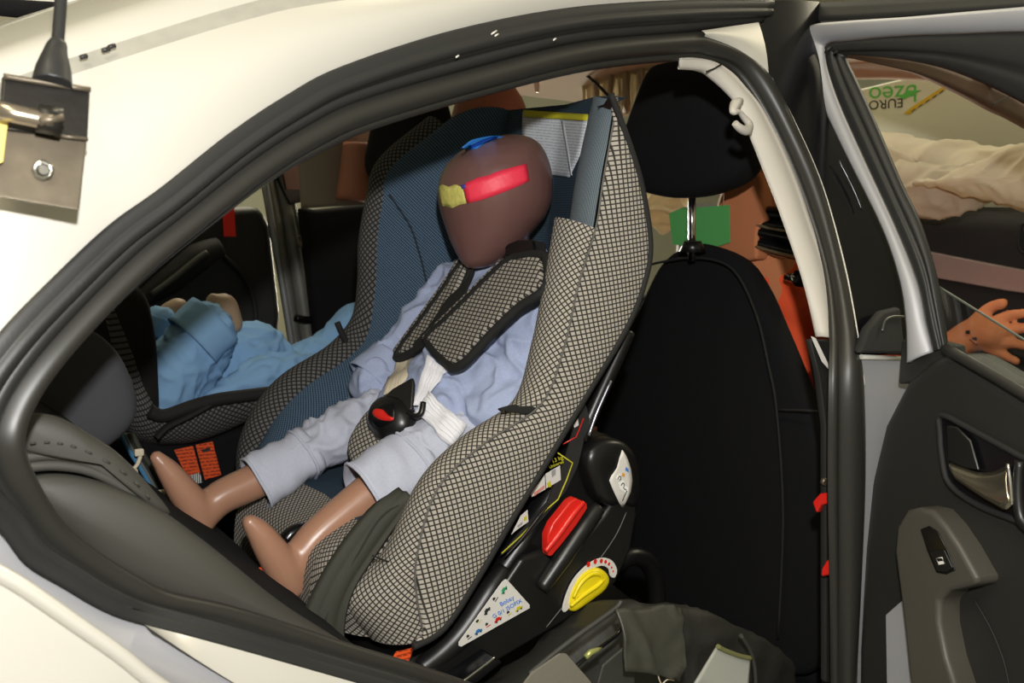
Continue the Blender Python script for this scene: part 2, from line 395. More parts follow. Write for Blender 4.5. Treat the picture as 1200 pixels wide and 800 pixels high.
S = [((1000,860),(975,870)),((1001,780),(974,780)),((1005,690),(972,690)),((1010,560),(969,560)),((1008,450),(970,450)),((1000,390),(972,385)),((985,310),(964,312)),((960,220),(936,226)),((930,150),(906,157)),((900,92),(877,107)),((868,60),(852,80)),((825,42),(822,71)),((797,40),(797,69)),((680,51),(690,80)),((553,82),(566,109)),((423,118),(438,147)),((358,147),(374,174)),((293,187),(310,211)),((217,246),(234,267)),((157,295),(172,317)),((92,359),(110,374)),((40,418),(60,426)),((6,470),(28,472)),((-8,515),(18,511)),((0,555),(24,540)),((28,605),(45,590)),((55,640),(72,622)),((98,672),(112,655)),((140,697),(155,681)),((185,718),(200,699)),((270,737),(280,719)),((410,780),(415,764)),((480,800),(485,785)),((570,830),(575,815))]
so = [.01]*4+[.012, .014, .016, .018, .02, .02, .022, .022]+[.022]*10+[.025, .03, .035, .045, .052, .058, .062, .067, .072, .072, .072, .072]
Sp = [onB(a[0], a[1], o) for (a, b), o in zip(S, so)]; Sq = [onB(b[0], b[1], o+.016) for (a, b), o in zip(S, so)]
def sealprof(s): return .013*max(0, math.sin(math.pi*min(1, s*1.35)))**.7 + .005*math.exp(-((s-.86)/.08)**2) - .003*math.exp(-((s-.75)/.04)**2)
band('door_seal', Sp, Sq, SEAL, car, per=6, nv=24, prof=sealprof, t=.004)
tube('seal_bead', [onB(a+(3 if k % 2 else -2), b+(-2 if k % 2 else 2), .045) for k, (a, b) in enumerate([(-6,572),(2,582),(10,592),(17,603),(25,614),(33,625),(42,635),(52,645),(62,654),(72,661)])], .0032, DARK, car, per=3, nv=6)
tube('seal_lip', Sq[11:24], .0022, LIP, car, per=5)
tube('paint_edge', [p+Vector((0, -.006, 0)) for p in Sp[4:10]], .0013, PAINT, car, per=6, nv=6)
# body skin
G = [(930,-62),(797,-50),(660,-34),(520,-15),(370,5),(290,23),(200,50),(110,79),(50,99),(-20,125),(-90,155),(-150,190)]
Gp = OB(G)
band('body_side', [p+Vector((0, .002, 0)) for p in Ep[:12]], Gp, PAINT, car, per=6, nv=10, prof=lambda s: .012*math.sin(math.pi*s), t=.0)
G2 = [onB(a-9, b-17, .012) for a, b in G]; G3 = [onB(a-25+(0 if a > 300 else -20), b-45-(20 if a > 300 else 0), .035) for a, b in G]
band('roof_ditch', Gp, G2, mat('ditch_sealer', (.34, .33, .29), .6, var=.15, vscale=60), car, per=4, nv=4)
band('roof_edge', G2, G3, PAINT, car, per=4, nv=6, prof=lambda s: .006*math.sin(math.pi*s))
RS = [[Vector((p.x, lerp(p.y, 1.235, (j/12)), p.z+.055*math.sin(math.pi*j/12)**.7 - .004*(j == 0))) for j in range(13)] for p in cr(G3, 3)]
grid('roof_skin', RS, PAINT, car)
Q1 = [(-45,455),(-62,520),(-45,580),(0,621),(30,659),(75,687),(120,713),(168,731),(258,755),(400,795),(470,815)]
Q2 = [(-110,490),(-120,540),(-90,615),(-30,655),(20,683),(60,710),(100,738),(140,766),(200,812),(330,890),(400,920)]
Q3 = [(-320,400),(-340,500),(-340,640),(-300,780),(-220,860),(-140,920),(-80,960),(-10,1000),(60,1040),(200,1100),(280,1130)]
qo = offE[11:22]
A1 = [onB(a, b, o+.002) for (a, b), o in zip(Q1, qo)]; A2 = OB(Q2, .001); A3 = OB(Q3, -.012)
band('door_jamb', A1, A2, PAINT2, car, per=5, nv=12, prof=lambda s: -.012*math.sin(math.pi*s))  # the darker paint carries the shade of the jamb's turned-away face
tube('jamb_ridge', A2, .006, PAINT, car, per=5)
band('quarter_panel', A2, A3, PAINT, car, per=5, nv=6, prof=lambda s: .012*math.sin(math.pi*s/2))
band('sill_panel', [onB(a, b, .046) for a, b in [(170,732),(258,755),(400,795),(470,815)]], [onB(a, b, .034) for a, b in [(178,738),(258,790),(360,850),(420,870)]], PAINT, car, per=6, nv=5)
band('roof_corner_paint', [onB(a, b, .008) for a, b in [(822,36),(855,31),(889,26)]], [onB(a, b, .012) for a, b in [(825,43),(868,61),(901,94)]], PAINT, car, per=6, nv=6, prof=lambda s: .004*math.sin(math.pi*s))
# middle pillar
band('pillar_cover', OB([(886,2),(893,60),(918,140),(946,210),(972,300),(990,370),(1000,416)], .020), OB([(960,2),(966,60),(990,130),(1025,200),(1058,290),(1078,350),(1090,417)], .004), GLOSS, car, per=6, nv=6, prof=lambda s: .004*math.sin(math.pi*s))
tube('pillar_highlight', OB([(983,188),(992,205),(1003,228),(1010,246)], .0), [.001,.003,.003,.001], GLOSS, car, per=5)
plate('latch_cover', [onB(a, b, -.012) for a, b in [(1008,414),(1018,385),(1035,365),(1056,360),(1062,414)]], Vector((0, .012, 0)), DARK, car, .004)
tube('latch_loop', [onB(a, b, -.016) for a, b in [(1034,388),(1037,376),(1046,371),(1060,371)]], .0016, mat('dull_metal', (.14, .14, .13), .4, .8), car, per=5)
band('pillar_foot', OB([(1008,418),(1010,500),(1008,600),(1004,700),(1001,860)], .004), OB([(1090,419),(1075,500),(1060,600),(1060,700),(1060,860)], .0), PAINT2, car, per=4, nv=5)
tube('pillar_foot_highlight', OB([(1009,418),(1057,420)], .0), .003, PAINT, car)  # highlight along the foot's top edge, drawn as a lighter tube
band('pillar_trim', [onB(a, b, .045) for a, b in [(795,73),(815,79),(830,90),(848,106),(860,122),(872,150),(888,190),(902,225),(915,260),(937,325),(957,395)]], [onB(a, b, .03) for a, b in [(795,66),(832,70),(855,83),(873,102),(889,122),(904,148),(916,172),(934,215),(949,260),(970,325),(977,397)]], BEIGE, car, per=6, nv=10, prof=lambda s: .008*math.sin(math.pi*min(1, s+.15)), t=.003)
tube('trim_joint', [onB(a, b, .026) for a, b in [(828,84),(838,80),(846,75)]], .0012, DARK, car, nv=6)
hk = [onB(a, b, .012) for a, b in [(866,118),(860,126),(861,133),(866,131)]]
tube('coat_hook', [onB(a, b, o) for a, b, o in [(868,118,.02),(862,122,.012),(859,131,.008),(866,131,.008),(872,138,.012),(878,146,.014),(875,153,.008),(867,150,.004),(861,144,.002)]], [.004,.007,.004,.003,.004,.005,.006,.005,.004], BEIGE, car, per=5)
plate('pillar_lower_trim', [onB(a, b, .05) for a, b in [(950,398),(973,398),(974,560),(974,800),(968,800),(968,500),(962,440)]], Vector((0, .01, 0)), DARK, car, .003)
plate('white_tag', [onB(a, b, .045) for a, b in [(951,394),(956,396),(970,425),(971,432),(964,424)]], Vector((0, .001, 0)), WHITE, car)
# roof and headliner
def roofz(x, y): return min(1.425, 1.16+.42*max(0, x+.05)) + .035*(1-((y-.72)/.52)**2)
RP = [[Vector((x, lerp(.24, 1.22, j/10), roofz(x, lerp(.24, 1.22, j/10)))) for j in range(11)] for x in (.12, .25, .4, .55, .7, .9, 1.1, 1.3, 1.5, 1.62)]
grid('headliner', RP, HEADL, car)
tube('windscreen_header', [Vector((1.62, .16, 1.40)), Vector((1.63, .5, 1.45)), Vector((1.63, .9, 1.45)), Vector((1.62, 1.24, 1.41))], .022, HEADL, car, per=5)
band('front_pillar_trim', OB([(985,64),(999,65),(1035,67),(1080,73),(1128,88),(1170,104),(1200,121),(1260,160),(1330,215)], .05), OB([(985,68),(999,69),(1050,80),(1089,90),(1140,112),(1170,127),(1200,142),(1260,180),(1330,240)], .06), mat('brown_pillar_trim', (.15, .095, .07), .7), car, per=5, nv=5, t=.02)
plate('trim_seam', OB([(1164,121),(1184,112),(1185,113),(1165,122.5)], .045), Vector((0, .002, 0)), DARK, car)
# front half of the cabin
box('front_door', (1.09, .02, .35), (2.1, .09, .905), DARK, car, .02)
box('cabin_floor', (-.3, .05, .22), (2.4, 1.42, .27), DARK, car)
box('dashboard', (1.99, .1, .62), (2.35, 1.36, 1.20), DARK, car, .05)
plate('dash_strip', LX([(1080,293),(1140,305),(1260,328),(1260,352),(1180,341),(1080,323)], 1.972), XU*.03, mat('pinkish_silver_strip', (.42, .33, .30), .35, .3), car, .004)
tube('dash_vent_ring', LX([(1199,262),(1194,276),(1194,288),(1200,296),(1215,290),(1215,268)], 1.985), .004, DARK, car, closed=True, per=4)
box('far_side_panel', (.95, 1.40, .3), (2.1, 1.46, .93), DARK, car, .01)
# far rear door and far middle pillar
plate('far_door_panel', [Vector((x, 1.42, z)) for x, z in [(-.1, .4), (.80, .4), (.84, .9), (.815, 1.10), (.79, 1.145), (.6, 1.13), (.3, 1.10), (-.1, 1.06)]], YU*.05, DOORP, car, .02)
tube('far_door_grip', LY([(165,352),(200,328),(232,302),(258,288)], 1.40), [.018, .03, .032, .02], DARK, car, per=6)
tube('far_grip_rail', LY([(178,345),(205,325),(232,303),(243,296)], 1.365), .007, mat('grip_grey', (.06, .06, .052), .5), car, per=5)
tube('speaker_ring', LY([(262,300),(290,330),(300,375),(290,420),(255,440)], 1.412), .006, DARK, car, per=6)
plate('red_tape_strip', LY([(260,232),(274,236),(276.5,277),(262.5,277)], 1.413), YU*.001, REDTAPE2, car)
POST = mat('far_post_paint', (.16, .16, .14), .45, .2, var=.3, vscale=30)
band('far_door_post', LY([(306,195),(318,265),(331,340),(347,440)], 1.425), LY([(336,195),(352,265),(366,340),(380,440)], 1.425), POST, car, per=6, nv=26, prof=lambda s: .012*math.sin(s*13)*math.exp(-s*.6), t=.01)
tube('far_post_flange', LY([(308,195),(319,262),(333,345),(348,440)], 1.40), .007, mat('far_flange', (.26, .27, .28), .4, .3), car, per=5)
tube('far_check_strap', LY([(346,372),(360,375),(372,373)], 1.39), .009, GLOSS, car, per=4)
tube('far_striker', LY([(351,276),(354,283),(352,290)], 1.40), .006, STEEL, car, per=4)
plate('far_window_seal', LY([(318,190),(352,190),(359,236),(340,240),(331,222)], 1.40), YU*.02, GLOSS, car, .003)
plate('far_quarter_glass_view', LY([(330,192),(351,192),(352,222),(336,222)], 1.395), YU*.004, mat('far_window_brown', (.12, .05, .04), .3), car)
band('far_pillar_trim', LY([(350,150),(353,190),(357,244)], 1.34), LY([(436,150),(438,190),(436,238)], 1.30), mat('far_trim_grey_beige', (.27, .22, .18), .7), car, per=6, nv=12, prof=lambda s: .03*math.sin(math.pi*s), t=.02)
plate('far_pillar_lower', LY([(356,243),(372,246),(436,239),(440,430),(378,430)], 1.36), YU*.05, BLACKF, car, .01)

# rear door swung open on the right of the picture
TH = math.radians(75); HP = (1.05, 0, 0); DN = Vector((-math.sin(TH), math.cos(TH), 0))
def D(l, off=0): return [onP(a, b, Vector(HP)+DN*off, DN) for a, b in l]
OUT = -DN
rd = plate('rear_door', D([(1111,410),(1200,463),(1330,536),(1330,960),(1000,960),(1002,760),(1008,640),(1016,565),(1032,497),(1058,446),(1082,424)]), OUT*.07, DOORP, car, .018, 4)
plate('door_belt_corner', D([(1056,398),(1090,398),(1116,404),(1120,430),(1085,446),(1052,450)], -.012), OUT*.02, DOORP, rd, .003)
P_ = D([(1108,408),(1160,438),(1230,479),(1330,532)], .004)
tube('belt_seal', P_, .006, SEAL, rd, per=3)
fo = [(1062,425),(1061,380),(1054,330),(1033,267),(990,180),(962,120),(946,75),(942,45),(950,30),(985,25),(1060,20),(1130,14),(1200,8),(1330,-4)]
fi = [(1094,412),(1086,380),(1075,330),(1050,267),(1012,185),(985,125),(971,85),(967,62),(970,52),(1000,47),(1060,42),(1130,40),(1200,38),(1330,40)]
band('door_window_frame', D(fo), D(fi, -.012), PAINT2, rd, per=6, nv=10, prof=lambda s: .006*math.sin(math.pi*s)**.6, t=.006)
gl = [(1112,408),(1100,330),(1080,262),(1058,215),(1030,150),(1005,95),(995,74),(993,66),(999,64),(1035,67),(1080,74),(1128,88),(1200,122),(1330,200)]
band('door_window_seal', D(fi, -.008), D(gl, -.02), RUBBER, rd, per=6, nv=14, prof=lambda s: .009*math.sin(math.pi*s)**.5 - .006*math.exp(-((s-.55)/.06)**2), t=.006)
band('door_top_cap', D([(944,4),(1060,-2),(1200,-10),(1330,-18)], -.03), D([(946,24),(1000,22),(1130,13),(1330,-3)], -.02), DARK, rd, per=4, nv=4, t=.01)
gp = D([(1096,334),(1200,399),(1330,480),(1330,560),(1120,430),(1112,412)], -.035)
plate('door_window_pane', gp, OUT*.004, GLASS, rd)
tube('pane_edge', D([(1097,334),(1150,367),(1200,398),(1330,479)], -.035), .0014, mat('pane_edge_green', (.09, .10, .08), .3), rd, per=3)
# inner handle
hr = D([(1103,492),(1110,487),(1130,497),(1165,516),(1200,535),(1235,556),(1235,632),(1200,612),(1150,592),(1116,568),(1107,540)], .002)
plate('handle_recess', hr, -OUT*.002, GLOSS, rd, .001)
tube('handle_bezel', [p+DN*.003 for p in cr(hr, 3, True)], .0035, DARK, rd, closed=True)
plate('handle_cup', D([(1112,498),(1124,500),(1140,516),(1150,551),(1132,548),(1114,540)], .006), -OUT*.004, PLAST2, rd, .002)
band('handle_lever', D([(1112,541),(1130,548),(1146,553),(1160,553),(1172,549),(1181,543)], .010), D([(1118,560),(1135,572),(1152,583),(1168,592),(1178,597),(1184,592)], .020), mat('smoked_chrome', (.30, .27, .20), .25, .9), rd, per=4, nv=6, prof=lambda s: .004*math.sin(math.pi*s), t=.004)
tube('handle_tip', D([(1181,543),(1184,566),(1186,591)], .018), .0022, CHROME, rd, per=4)
tube('handle_post', D([(1195,540),(1193,575),(1197,608),(1212,624)], .012), [.005, .006, .006, .005], PLAST2, rd, per=4)
ar = D([(1047,645),(1050,616),(1062,597),(1076,594),(1092,598),(1108,616),(1124,640),(1144,676),(1146,684),(1132,688),(1112,692),(1100,704),(1100,730),(1108,770),(1124,820),(1124,900),(1080,900),(1064,790),(1056,715)], .03)
am = plate('armrest', ar, OUT*.035, ARM, rd, .010, 3)
plate('switch_plate', D([(1078,620),(1088,616),(1098,622),(1110,645),(1119,668),(1108,673),(1097,671),(1086,645)], .0315), -DN*.003, GLOSS, rd, .001)
sb = plate('window_switch', D([(1089,646),(1106,644),(1116,665),(1108,670),(1098,669)], .034), -DN*.003, PLAST2, rd, .001)
ic = D([(1097,654),(1104,653),(1107,660),(1100,661.5)], .0346)
tube('window_symbol', ic, .0006, WHITE, rd, closed=True, nv=6)
plate('window_symbol_pane', D([(1098,658),(1105,657),(1106,660),(1100,661)], .0345), -DN*.0003, WHITE, rd)
plate('door_pocket', D([(1037,720),(1060,700),(1075,770),(1085,900),(1040,900)], .004), -DN*.006, PAINT2, rd, .002)
tube('door_panel_crease', D([(1140,700),(1165,745),(1182,800),(1190,900)], .001), .001, DARK, rd, per=4, nv=6)

# ------------------------------------------------------------------ rear bench
bench = thing('rear_bench', (.3, .7, .3), 'dark rear bench seat with padded grey side bolster, bottom left', 'seat')
prof = [(.02, .97), (.075, .985), (.111, .969), (.148, .95), (.193, .914), (.213, .882), (.257, .841), (.328, .772), (.407, .708), (.44, .66), (.44, .50), (.02, .50)]
pp = [(v.x, v.y) for v in cr([Vector((a, b, 0)) for a, b in prof], 4)]
cx, cz = .2, .74
BP = [[Vector((lerp(cx, x, s), y, lerp(cz, z, s))) for x, z in pp] for y, s in ((.128, .02), (.126, .80), (.128, .93), (.142, .99), (.17, 1), (.7, 1), (1.30, 1), (1.34, .96))]
grid('backrest', BP, BLACKF, bench, cv=True)
box('seat_cushion', (.34, .14, .38), (1.0, 1.34, .53), BLACKF, bench, .04)
sbp = LY([(30,565),(48,556),(90,557),(140,572),(190,598),(250,642),(330,706),(418,764),(400,775),(330,752),(280,733),(200,706),(120,660),(70,615),(42,585)], .112)
sbo = pillow('side_bolster', sbp, (0, -1, 0), .022, .02, OLIVE, bench, n=90, e=2.2, uvf=None)
for k, (a, b, c, d, e) in enumerate([((22,527),(60,523),(100,532),(140,555),(182,598)), ((22,537),(62,533),(105,543),(150,570),(190,606)), ((24,548),(66,545),(110,553),(155,578),(200,618))]):
    tube('ribbing', LY([a, b, c, d, e], .118), .0045, mat('rib_grey_%d' % k, (.05, .048, .04), .7), bench, per=5)
shp = LY([(16,492),(40,484),(70,489),(100,505),(140,532),(178,572),(200,602),(178,594),(140,556),(100,532),(60,522),(16,524)], .122)
pillow('shoulder_pad', shp, (0, -1, 0), .016, .02, OLIVE, bench, n=70, e=2.2)
stq = cr(LY([(24,521),(60,518),(100,528),(150,557),(180,590)], .106), 5)
for k in range(len(stq)-1):
    if k % 2 == 0: tube('stitch', [stq[k], stq[k].lerp(stq[k+1], .8)], .0009, OLIVE, bench, nv=5)
hp = LY([(28,466),(44,440),(70,408),(95,387),(116,392),(136,412),(150,440),(157,468),(153,492),(135,512),(112,526),(85,520),(52,502),(34,492)], .36)
h1 = pillow('headrest', hp, (0, -1, 0), .03, .22, GREYF, bench, n=60, e=3.4)
tube('headrest_seam', [p+Vector((0, -.002, 0)) for p in cr(LY([(112,527),(136,513),(154,493),(158,468),(151,440)], .365), 3)], .0012, DARK, h1, nv=6)
hp2 = LY([(98,395),(102,360),(120,338),(148,331),(168,345),(178,385),(182,430),(182,500),(160,520),(115,510)], .98)
pillow('headrest', hp2, (0, -1, 0), .05, .22, mat('far_headrest_fabric', (.016, .015, .013), .95, bump=.6, bscale=120, spec=.2), bench, n=60, e=3)

# ------------------------------------------------------------------ front seats
def front_seat(loc, dx, dy, lbl):
    r = thing('car_seat', loc, lbl, 'car seat', 'front seats')
    o = Vector((dx, dy, 0))
    half = [(0, 1.108), (.055, 1.096), (.088, 1.078), (.115, 1.048), (.142, 1.005), (.172, .956), (.202, .905), (.232, .855), (.262, .78), (.278, .68), (.28, .55), (.25, .45), (.12, .42)]
    out = [Vector((1.2+(1.0-z)*.05, .45-y, z)) for y, z in half] + [Vector((1.2+(1.0-z)*.05, .45+y, z)) for y, z in half[:0:-1]]
    b = pillow('backrest', [p+o for p in out], (-1, 0, .05), .018, .085, BLACKF, r, n=110, k=8, e=3.4)
    sm = [Vector((1.172-.004, .42-y, z)) for y, z in [(-.16, 1.06), (-.05, 1.082), (.03, 1.082), (.075, 1.06), (.115, 1.0), (.14, .93), (.16, .86), (.18, .7), (.18, .5)]]
    tube('back_seam', [p+o+Vector(((1.0-p.z)*.05, 0, 0)) for p in sm], .0022, BIND, b, per=4, nv=6)
    tube('back_seam', [o+Vector((1.178, .42-.16, .862)), o+Vector((1.178, .42-.21, .87)), o+Vector((1.19, .42-.228, .87))], .002, BIND, b, nv=6, per=3)
    hh = [(0, 1.180), (.05, 1.184), (.10, 1.196), (.13, 1.213), (.146, 1.240), (.135, 1.28), (.105, 1.345), (.078, 1.388), (.045, 1.397)]
    ho = [Vector((1.125, .445-y, z)) for y, z in hh] + [Vector((1.125, .445+y, z)) for y, z in hh[:0:-1]]
    h = pillow('headrest', [p+o for p in ho], (-1, 0, 0), .035, .075, BLACKF, r, n=70, k=8, e=3)
    for s in (.014, .146):
        tube('headrest_post', [o+Vector((1.15, .42+s, 1.08)), o+Vector((1.14, .42+s, 1.20))], .0062, CHROME, h)
        tube('post_guide', [o+Vector((1.15, .42+s, 1.095)), o+Vector((1.149, .42+s, 1.112))], [.022, .014], PLAST, b, nv=14)
    box('cushion', (1.25+dx, .18+dy, .36), (1.75+dx, .66+dy, .49), BLACKF, r, .06)
    return r
front_seat((1.25, .42, .3), 0, 0, 'black fabric front seat with visible chrome headrest post behind the child seat')
front_seat((1.05, 1.05, .3), -.17, .62, 'black far front seat mostly hidden behind the upright child seat')
# ------------------------------------------------------------------ the child seat
seat = thing('child_seat', (.65, .44, .55), 'large blue and grey checked child seat strapped upright holding the toddler dummy', 'child seat')
R_ = LY([(722,118),(713,170),(705,215),(697,267),(677,333),(660,407),(633,473),(565,520),(512,572),(488,650),(488,700),(498,750)], .195)
O_ = LY([(716,110),(741,180),(754,228),(762,290),(753,338),(732,388),(686,465),(644,535),(600,608),(561,675),(521,735),(484,758)], .185)
F_ = LY([(640,310),(632,350),(622,410),(603,470),(545,518),(502,562),(470,605),(443,650),(416,690),(405,705),(430,745)][:0] + [(650,255),(637,330),(622,405),(600,474),(538,520),(494,566),(452,640),(408,702),(432,746)], .25)
C_ = [(.885,1.305),(.875,1.24),(.868,1.19),(.86,1.13),(.845,1.05),(.82,.965),(.775,.875),(.69,.805),(.60,.78),(.515,.77),(.46,.735),(.45,.67)]
FO = [(500,143),(447,190),(432,232),(422,285),(421,330),(414,370),(384,406),(330,440),(300,474),(282,515),(279,545),(284,580)]
FI = [(520,146),(458,196),(448,238),(442,283),(440,335),(432,388),(412,416),(360,452),(328,484),(306,520),(300,560),(304,596)]
FOp = LY(FO, .70); FIp = LY(FI, .645)
In = [Vector((x-(.032 if k < 4 else .012), (.335, .345, .350, .350)[k] if k < 4 else .315, z)) for k, (x, z) in enumerate(C_)]; If = [Vector((x-.012, .575, z)) for x, z in C_]
Cc = [Vector((x, .445, z)) for x, z in C_]
puff = lambda a: (lambda s: a*max(0, math.sin(math.pi*s))**.7)
grid('back_cushion', [[a.lerp(b, j/8) if j <= 8 else b.lerp(c, (j-8)/8) for j in range(17)] for a, b, c in zip(cr(If[:8], 6), cr(Cc[:8], 6), cr(In[:8], 6))], BLUEP, seat)
grid('seat_pad', [[a.lerp(b, j/8) if j <= 8 else b.lerp(c, (j-8)/8) for j in range(17)] for a, b, c in zip(cr(If[7:10], 6), cr(Cc[7:10], 6), cr(In[7:10], 6))], BLUEP, seat)
grid('seat_front', [[a.lerp(b, j/8) if j <= 8 else b.lerp(c, (j-8)/8) for j in range(17)] for a, b, c in zip(cr(If[9:], 8), cr(Cc[9:], 8), cr(In[9:], 8))], CHKD, seat)
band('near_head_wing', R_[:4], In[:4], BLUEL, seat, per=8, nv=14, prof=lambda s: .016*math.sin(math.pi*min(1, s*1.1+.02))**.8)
band('near_wing_front', R_[3:], F_, CHKD, seat, per=8, nv=12, prof=puff(.012))
band('near_wing_inside', F_, In[3:], CHKD, seat, per=8, nv=10, prof=puff(.006))
band('near_wing_side', O_, R_, CHK, seat, per=8, nv=14, prof=puff(.005), uvf=lambda p: (p.x*.98+p.z*.17+p.y*.5, p.z*.98-p.x*.17))
rt = [p+Vector((-.001, -.003, 0)) for p in cr(R_, 6)]
tube('wing_seam', rt, .0012, mat('seam_thread', (.10, .095, .085), .9), seat, nv=6)
tube('wing_edge_piping', cr(O_, 6), .004, BIND, seat, nv=8)
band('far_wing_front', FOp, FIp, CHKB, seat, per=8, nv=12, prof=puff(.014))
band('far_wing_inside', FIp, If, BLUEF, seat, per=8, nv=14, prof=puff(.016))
band('top_cushion', [If[0], Cc[0], In[0]], [If[0]+Vector((.05, 0, .004)), Cc[0]+Vector((.05, 0, .006)), In[0]+Vector((.05, 0, .004))], BLUEP, seat, per=6, nv=6)
band('top_wing', [FOp[0], FIp[0], If[0]], [FOp[0]+Vector((.05, -.02, 0)), FIp[0]+Vector((.06, 0, 0)), If[0]+Vector((.05, 0, .004))], BLUEP, seat, per=5, nv=5)
band('near_top_cap', [R_[0], In[0].lerp(R_[0], .5)+Vector((-.004, .006, .002)), In[0]], [O_[0]+Vector((.004, .03, -.012)), O_[0].lerp(In[0], .5)+Vector((.03, .03, -.01)), In[0]+Vector((.055, 0, .004))], BLUEP, seat, per=5, nv=6)
SH = []
for o, c, f in zip(cr(O_, 5), cr(Cc, 5), cr(FOp, 5)):
    bk = Vector((.055, 0, -.01)) if c.z > .9 else Vector((.03, 0, -.05))
    row = cr([o, o+(Vector((.012, .040, -.004)) if c.z < 1.2 else Vector((.034, .058, -.012))), o.lerp(c, .5)+bk*.95, c+bk*1.25, f.lerp(c, .45)+bk*1.1, f+Vector((.03, -.03, -.004)), f], 4)
    SH.append(row)
grid('shell', SH, PLAST, seat)
tube('cover_strap', LY([(586,480),(604,476),(626,479)], .215), .0045, BIND, seat, per=5, flat=.4)
plate('cover_strap_end', LY([(585,480),(592,476),(622,475),(628,478),(622,485),(600,483)], .196), Vector((0, -.004, 0)), BIND, seat, .0012)
tube('far_cover_strap', [p+Vector((-.012, -.008, .004)) for p in LY([(401,380),(408,396),(417,411)], .67)], .005, BIND, seat, per=4)
tube('wing_cross_seam', [p+Vector((-.004, -.006, 0)) for p in LY([(437,648),(455,655),(470,658),(488,658)], .225)], .001, BIND, seat, per=4, nv=6)
bpy.context.view_layer.update()
crs = [sight(x, y, ('far_wing_inside', 'back_cushion'), .0008, onY(x, y, .575)) for x, y in [(v.x, v.y) for v in cr([Vector(p+(0,)) for p in [(456,228),(470,248),(482,268),(490,292),(497,318),(502,345)]], 4)]]
tube('backrest_crease', crs, .0016, mat('crease_thread', (.012, .02, .03), .9), seat, nv=6)
# print sheet on the back rest
lp0 = Vector((.864, .44, 1.24)); ln = Vector((-1, 0, .155)).normalized(); lux = Vector((0, -1, 0)); luy = lux.cross(ln)*-1
def lpl(l, off=0): return [onP(a, b, lp0+ln*off, ln) for a, b in l]
bpy.context.view_layer.update()
lpd = lambda x, y: onP(x, y, lp0, ln)
drape('instruction_sheet', [(614,131),(613,155),(612,180),(612,200)], [(691,136),(687,160),(681,183),(669,208)], ('back_cushion',), .0022, PAPER, seat, n=14, k=14, t=.0008, dflt=lpd)
drape('sheet_heading', [(615,129.5),(615,137.5)], [(691.5,134.5),(690.5,142)], ('back_cushion', 'instruction_sheet'), .003, YTAPE, seat, n=3, k=14, t=.0005, dflt=lpd)
drape('sheet_fold', [(660,142),(666,175),(671,206)], [(663,142),(668.5,175),(673,206)], ('back_cushion',), .0034, PAPER, seat, n=8, k=3, t=.0005, dflt=lpd)
# base carrier
BAS = LY([(684,512),(704,509),(722,512),(736,526),(742,548),(741,590),(736,628),(728,660),(716,686),(694,704),(660,730),(610,764),(560,796),(520,830),(470,850),(452,800),(446,772),(480,770),(520,752),(560,706),(610,634),(650,570)], .225)
plate('base', BAS, Vector((0, .42, 0)), PLAST, seat, .016, 4)
plate('base_flank', LY([(604,650),(632,640),(650,660),(700,600),(724,560),(738,560),(739,600),(732,640),(714,680),(690,698),(655,724),(560,780),(500,812),(478,790),(500,776),(530,750),(562,712)], .222), Vector((0, -.014, 0)), PLAST2, seat, .006, 3)
pillow('base_shoulder', LY([(678,545),(682,524),(700,512),(722,514),(736,530),(741,556),(738,590),(720,588),(704,590),(690,580)], .222), (0, -1, 0), .024, .02, PLAST, seat, n=50, e=4.2)
tube('base_rib', LY([(634,690),(660,652),(684,617),(702,594)], .203), [.009, .012, .012, .009], PLAST2, seat, per=5, nv=16)
tube('base_front_ridge', LY([(492,784),(520,762),(545,735),(575,690),(592,664)], .222), [.012, .016, .018, .016, .008], PLAST2, seat, per=5, nv=14)
tube('base_crease', LY([(640,735),(668,700),(690,672),(720,630),(734,600)], .206), .0008, mat('crease_line', (.08, .08, .075), .5), seat, per=5, nv=6)
tube('base_top_edge', LY([(592,652),(612,630),(632,604),(644,590)], .212), [.001, .002, .002, .001], PLAST2, seat, per=4)
tube('side_stay', LY([(680,515),(700,468),(722,420),(736,388)], .225), .010, PLAST, seat, per=4, nv=12)
tube('side_stay_edge', LY([(690,510),(700,482),(716,446)], .213), .0018, mat('stay_steel', (.45, .46, .52), .3, .8), seat, per=4)
# printed belt guide between cover and base
gpl = LY([(586,650),(604,628),(640,588),(660,540),(672,500),(684,470),(690,490),(682,520),(676,545),(662,575),(640,602),(612,632)], .218)
plate('guide_label', gpl, Vector((0, -.002, 0)), BLACKP, seat)
tube('guide_line_yellow', LY([(588,648),(610,628),(640,597),(654,585),(664,562),(671,542),(653,530)], .2155), .0009, YTAPE, seat, nv=6)
tube('guide_line_red', LY([(684,490),(675,512),(660,520)], .2155), .0009, RED, seat, nv=6)
for q in ([(639,555),(656,545),(657,562),(640,572)], [(622,578),(638,556),(639,573),(623,582)], [(599,626),(610,604),(618,597),(619,611),(606,620)], [(672,498),(677,490),(678,498),(673,501)]):
    plate('pictogram', LY(q, .2158), Vector((0, -.0005, 0)), WHITE, seat)
for q, m_ in (([(641,566),(645,563),(646,570),(642,571)], YTAPE), ([(626,577),(638,568),(638,572),(626,581)], mat('pink_print', (.6, .25, .2), .6)), ([(614,606),(617,604),(617,609),(614,610)], YTAPE), ([(646,552),(651,549),(651,556),(647,559)], mat('grey_print', (.3, .3, .3), .6)), ([(606,616),(612,611),(612,614),(607,618)], MATS['grey_print'])):
    plate('pictogram_mark', LY(q, .2152), Vector((0, -.0004, 0)), m_, seat)
cvec = lambda a, b, Y: onY(*b, Y)-onY(*a, Y)
text('guide_lettering', '13 kg', .008, onY(653, 538, .215), cvec((640,543), (660,535), .215), cvec((650,545), (646,533), .215), YTAPE, seat)
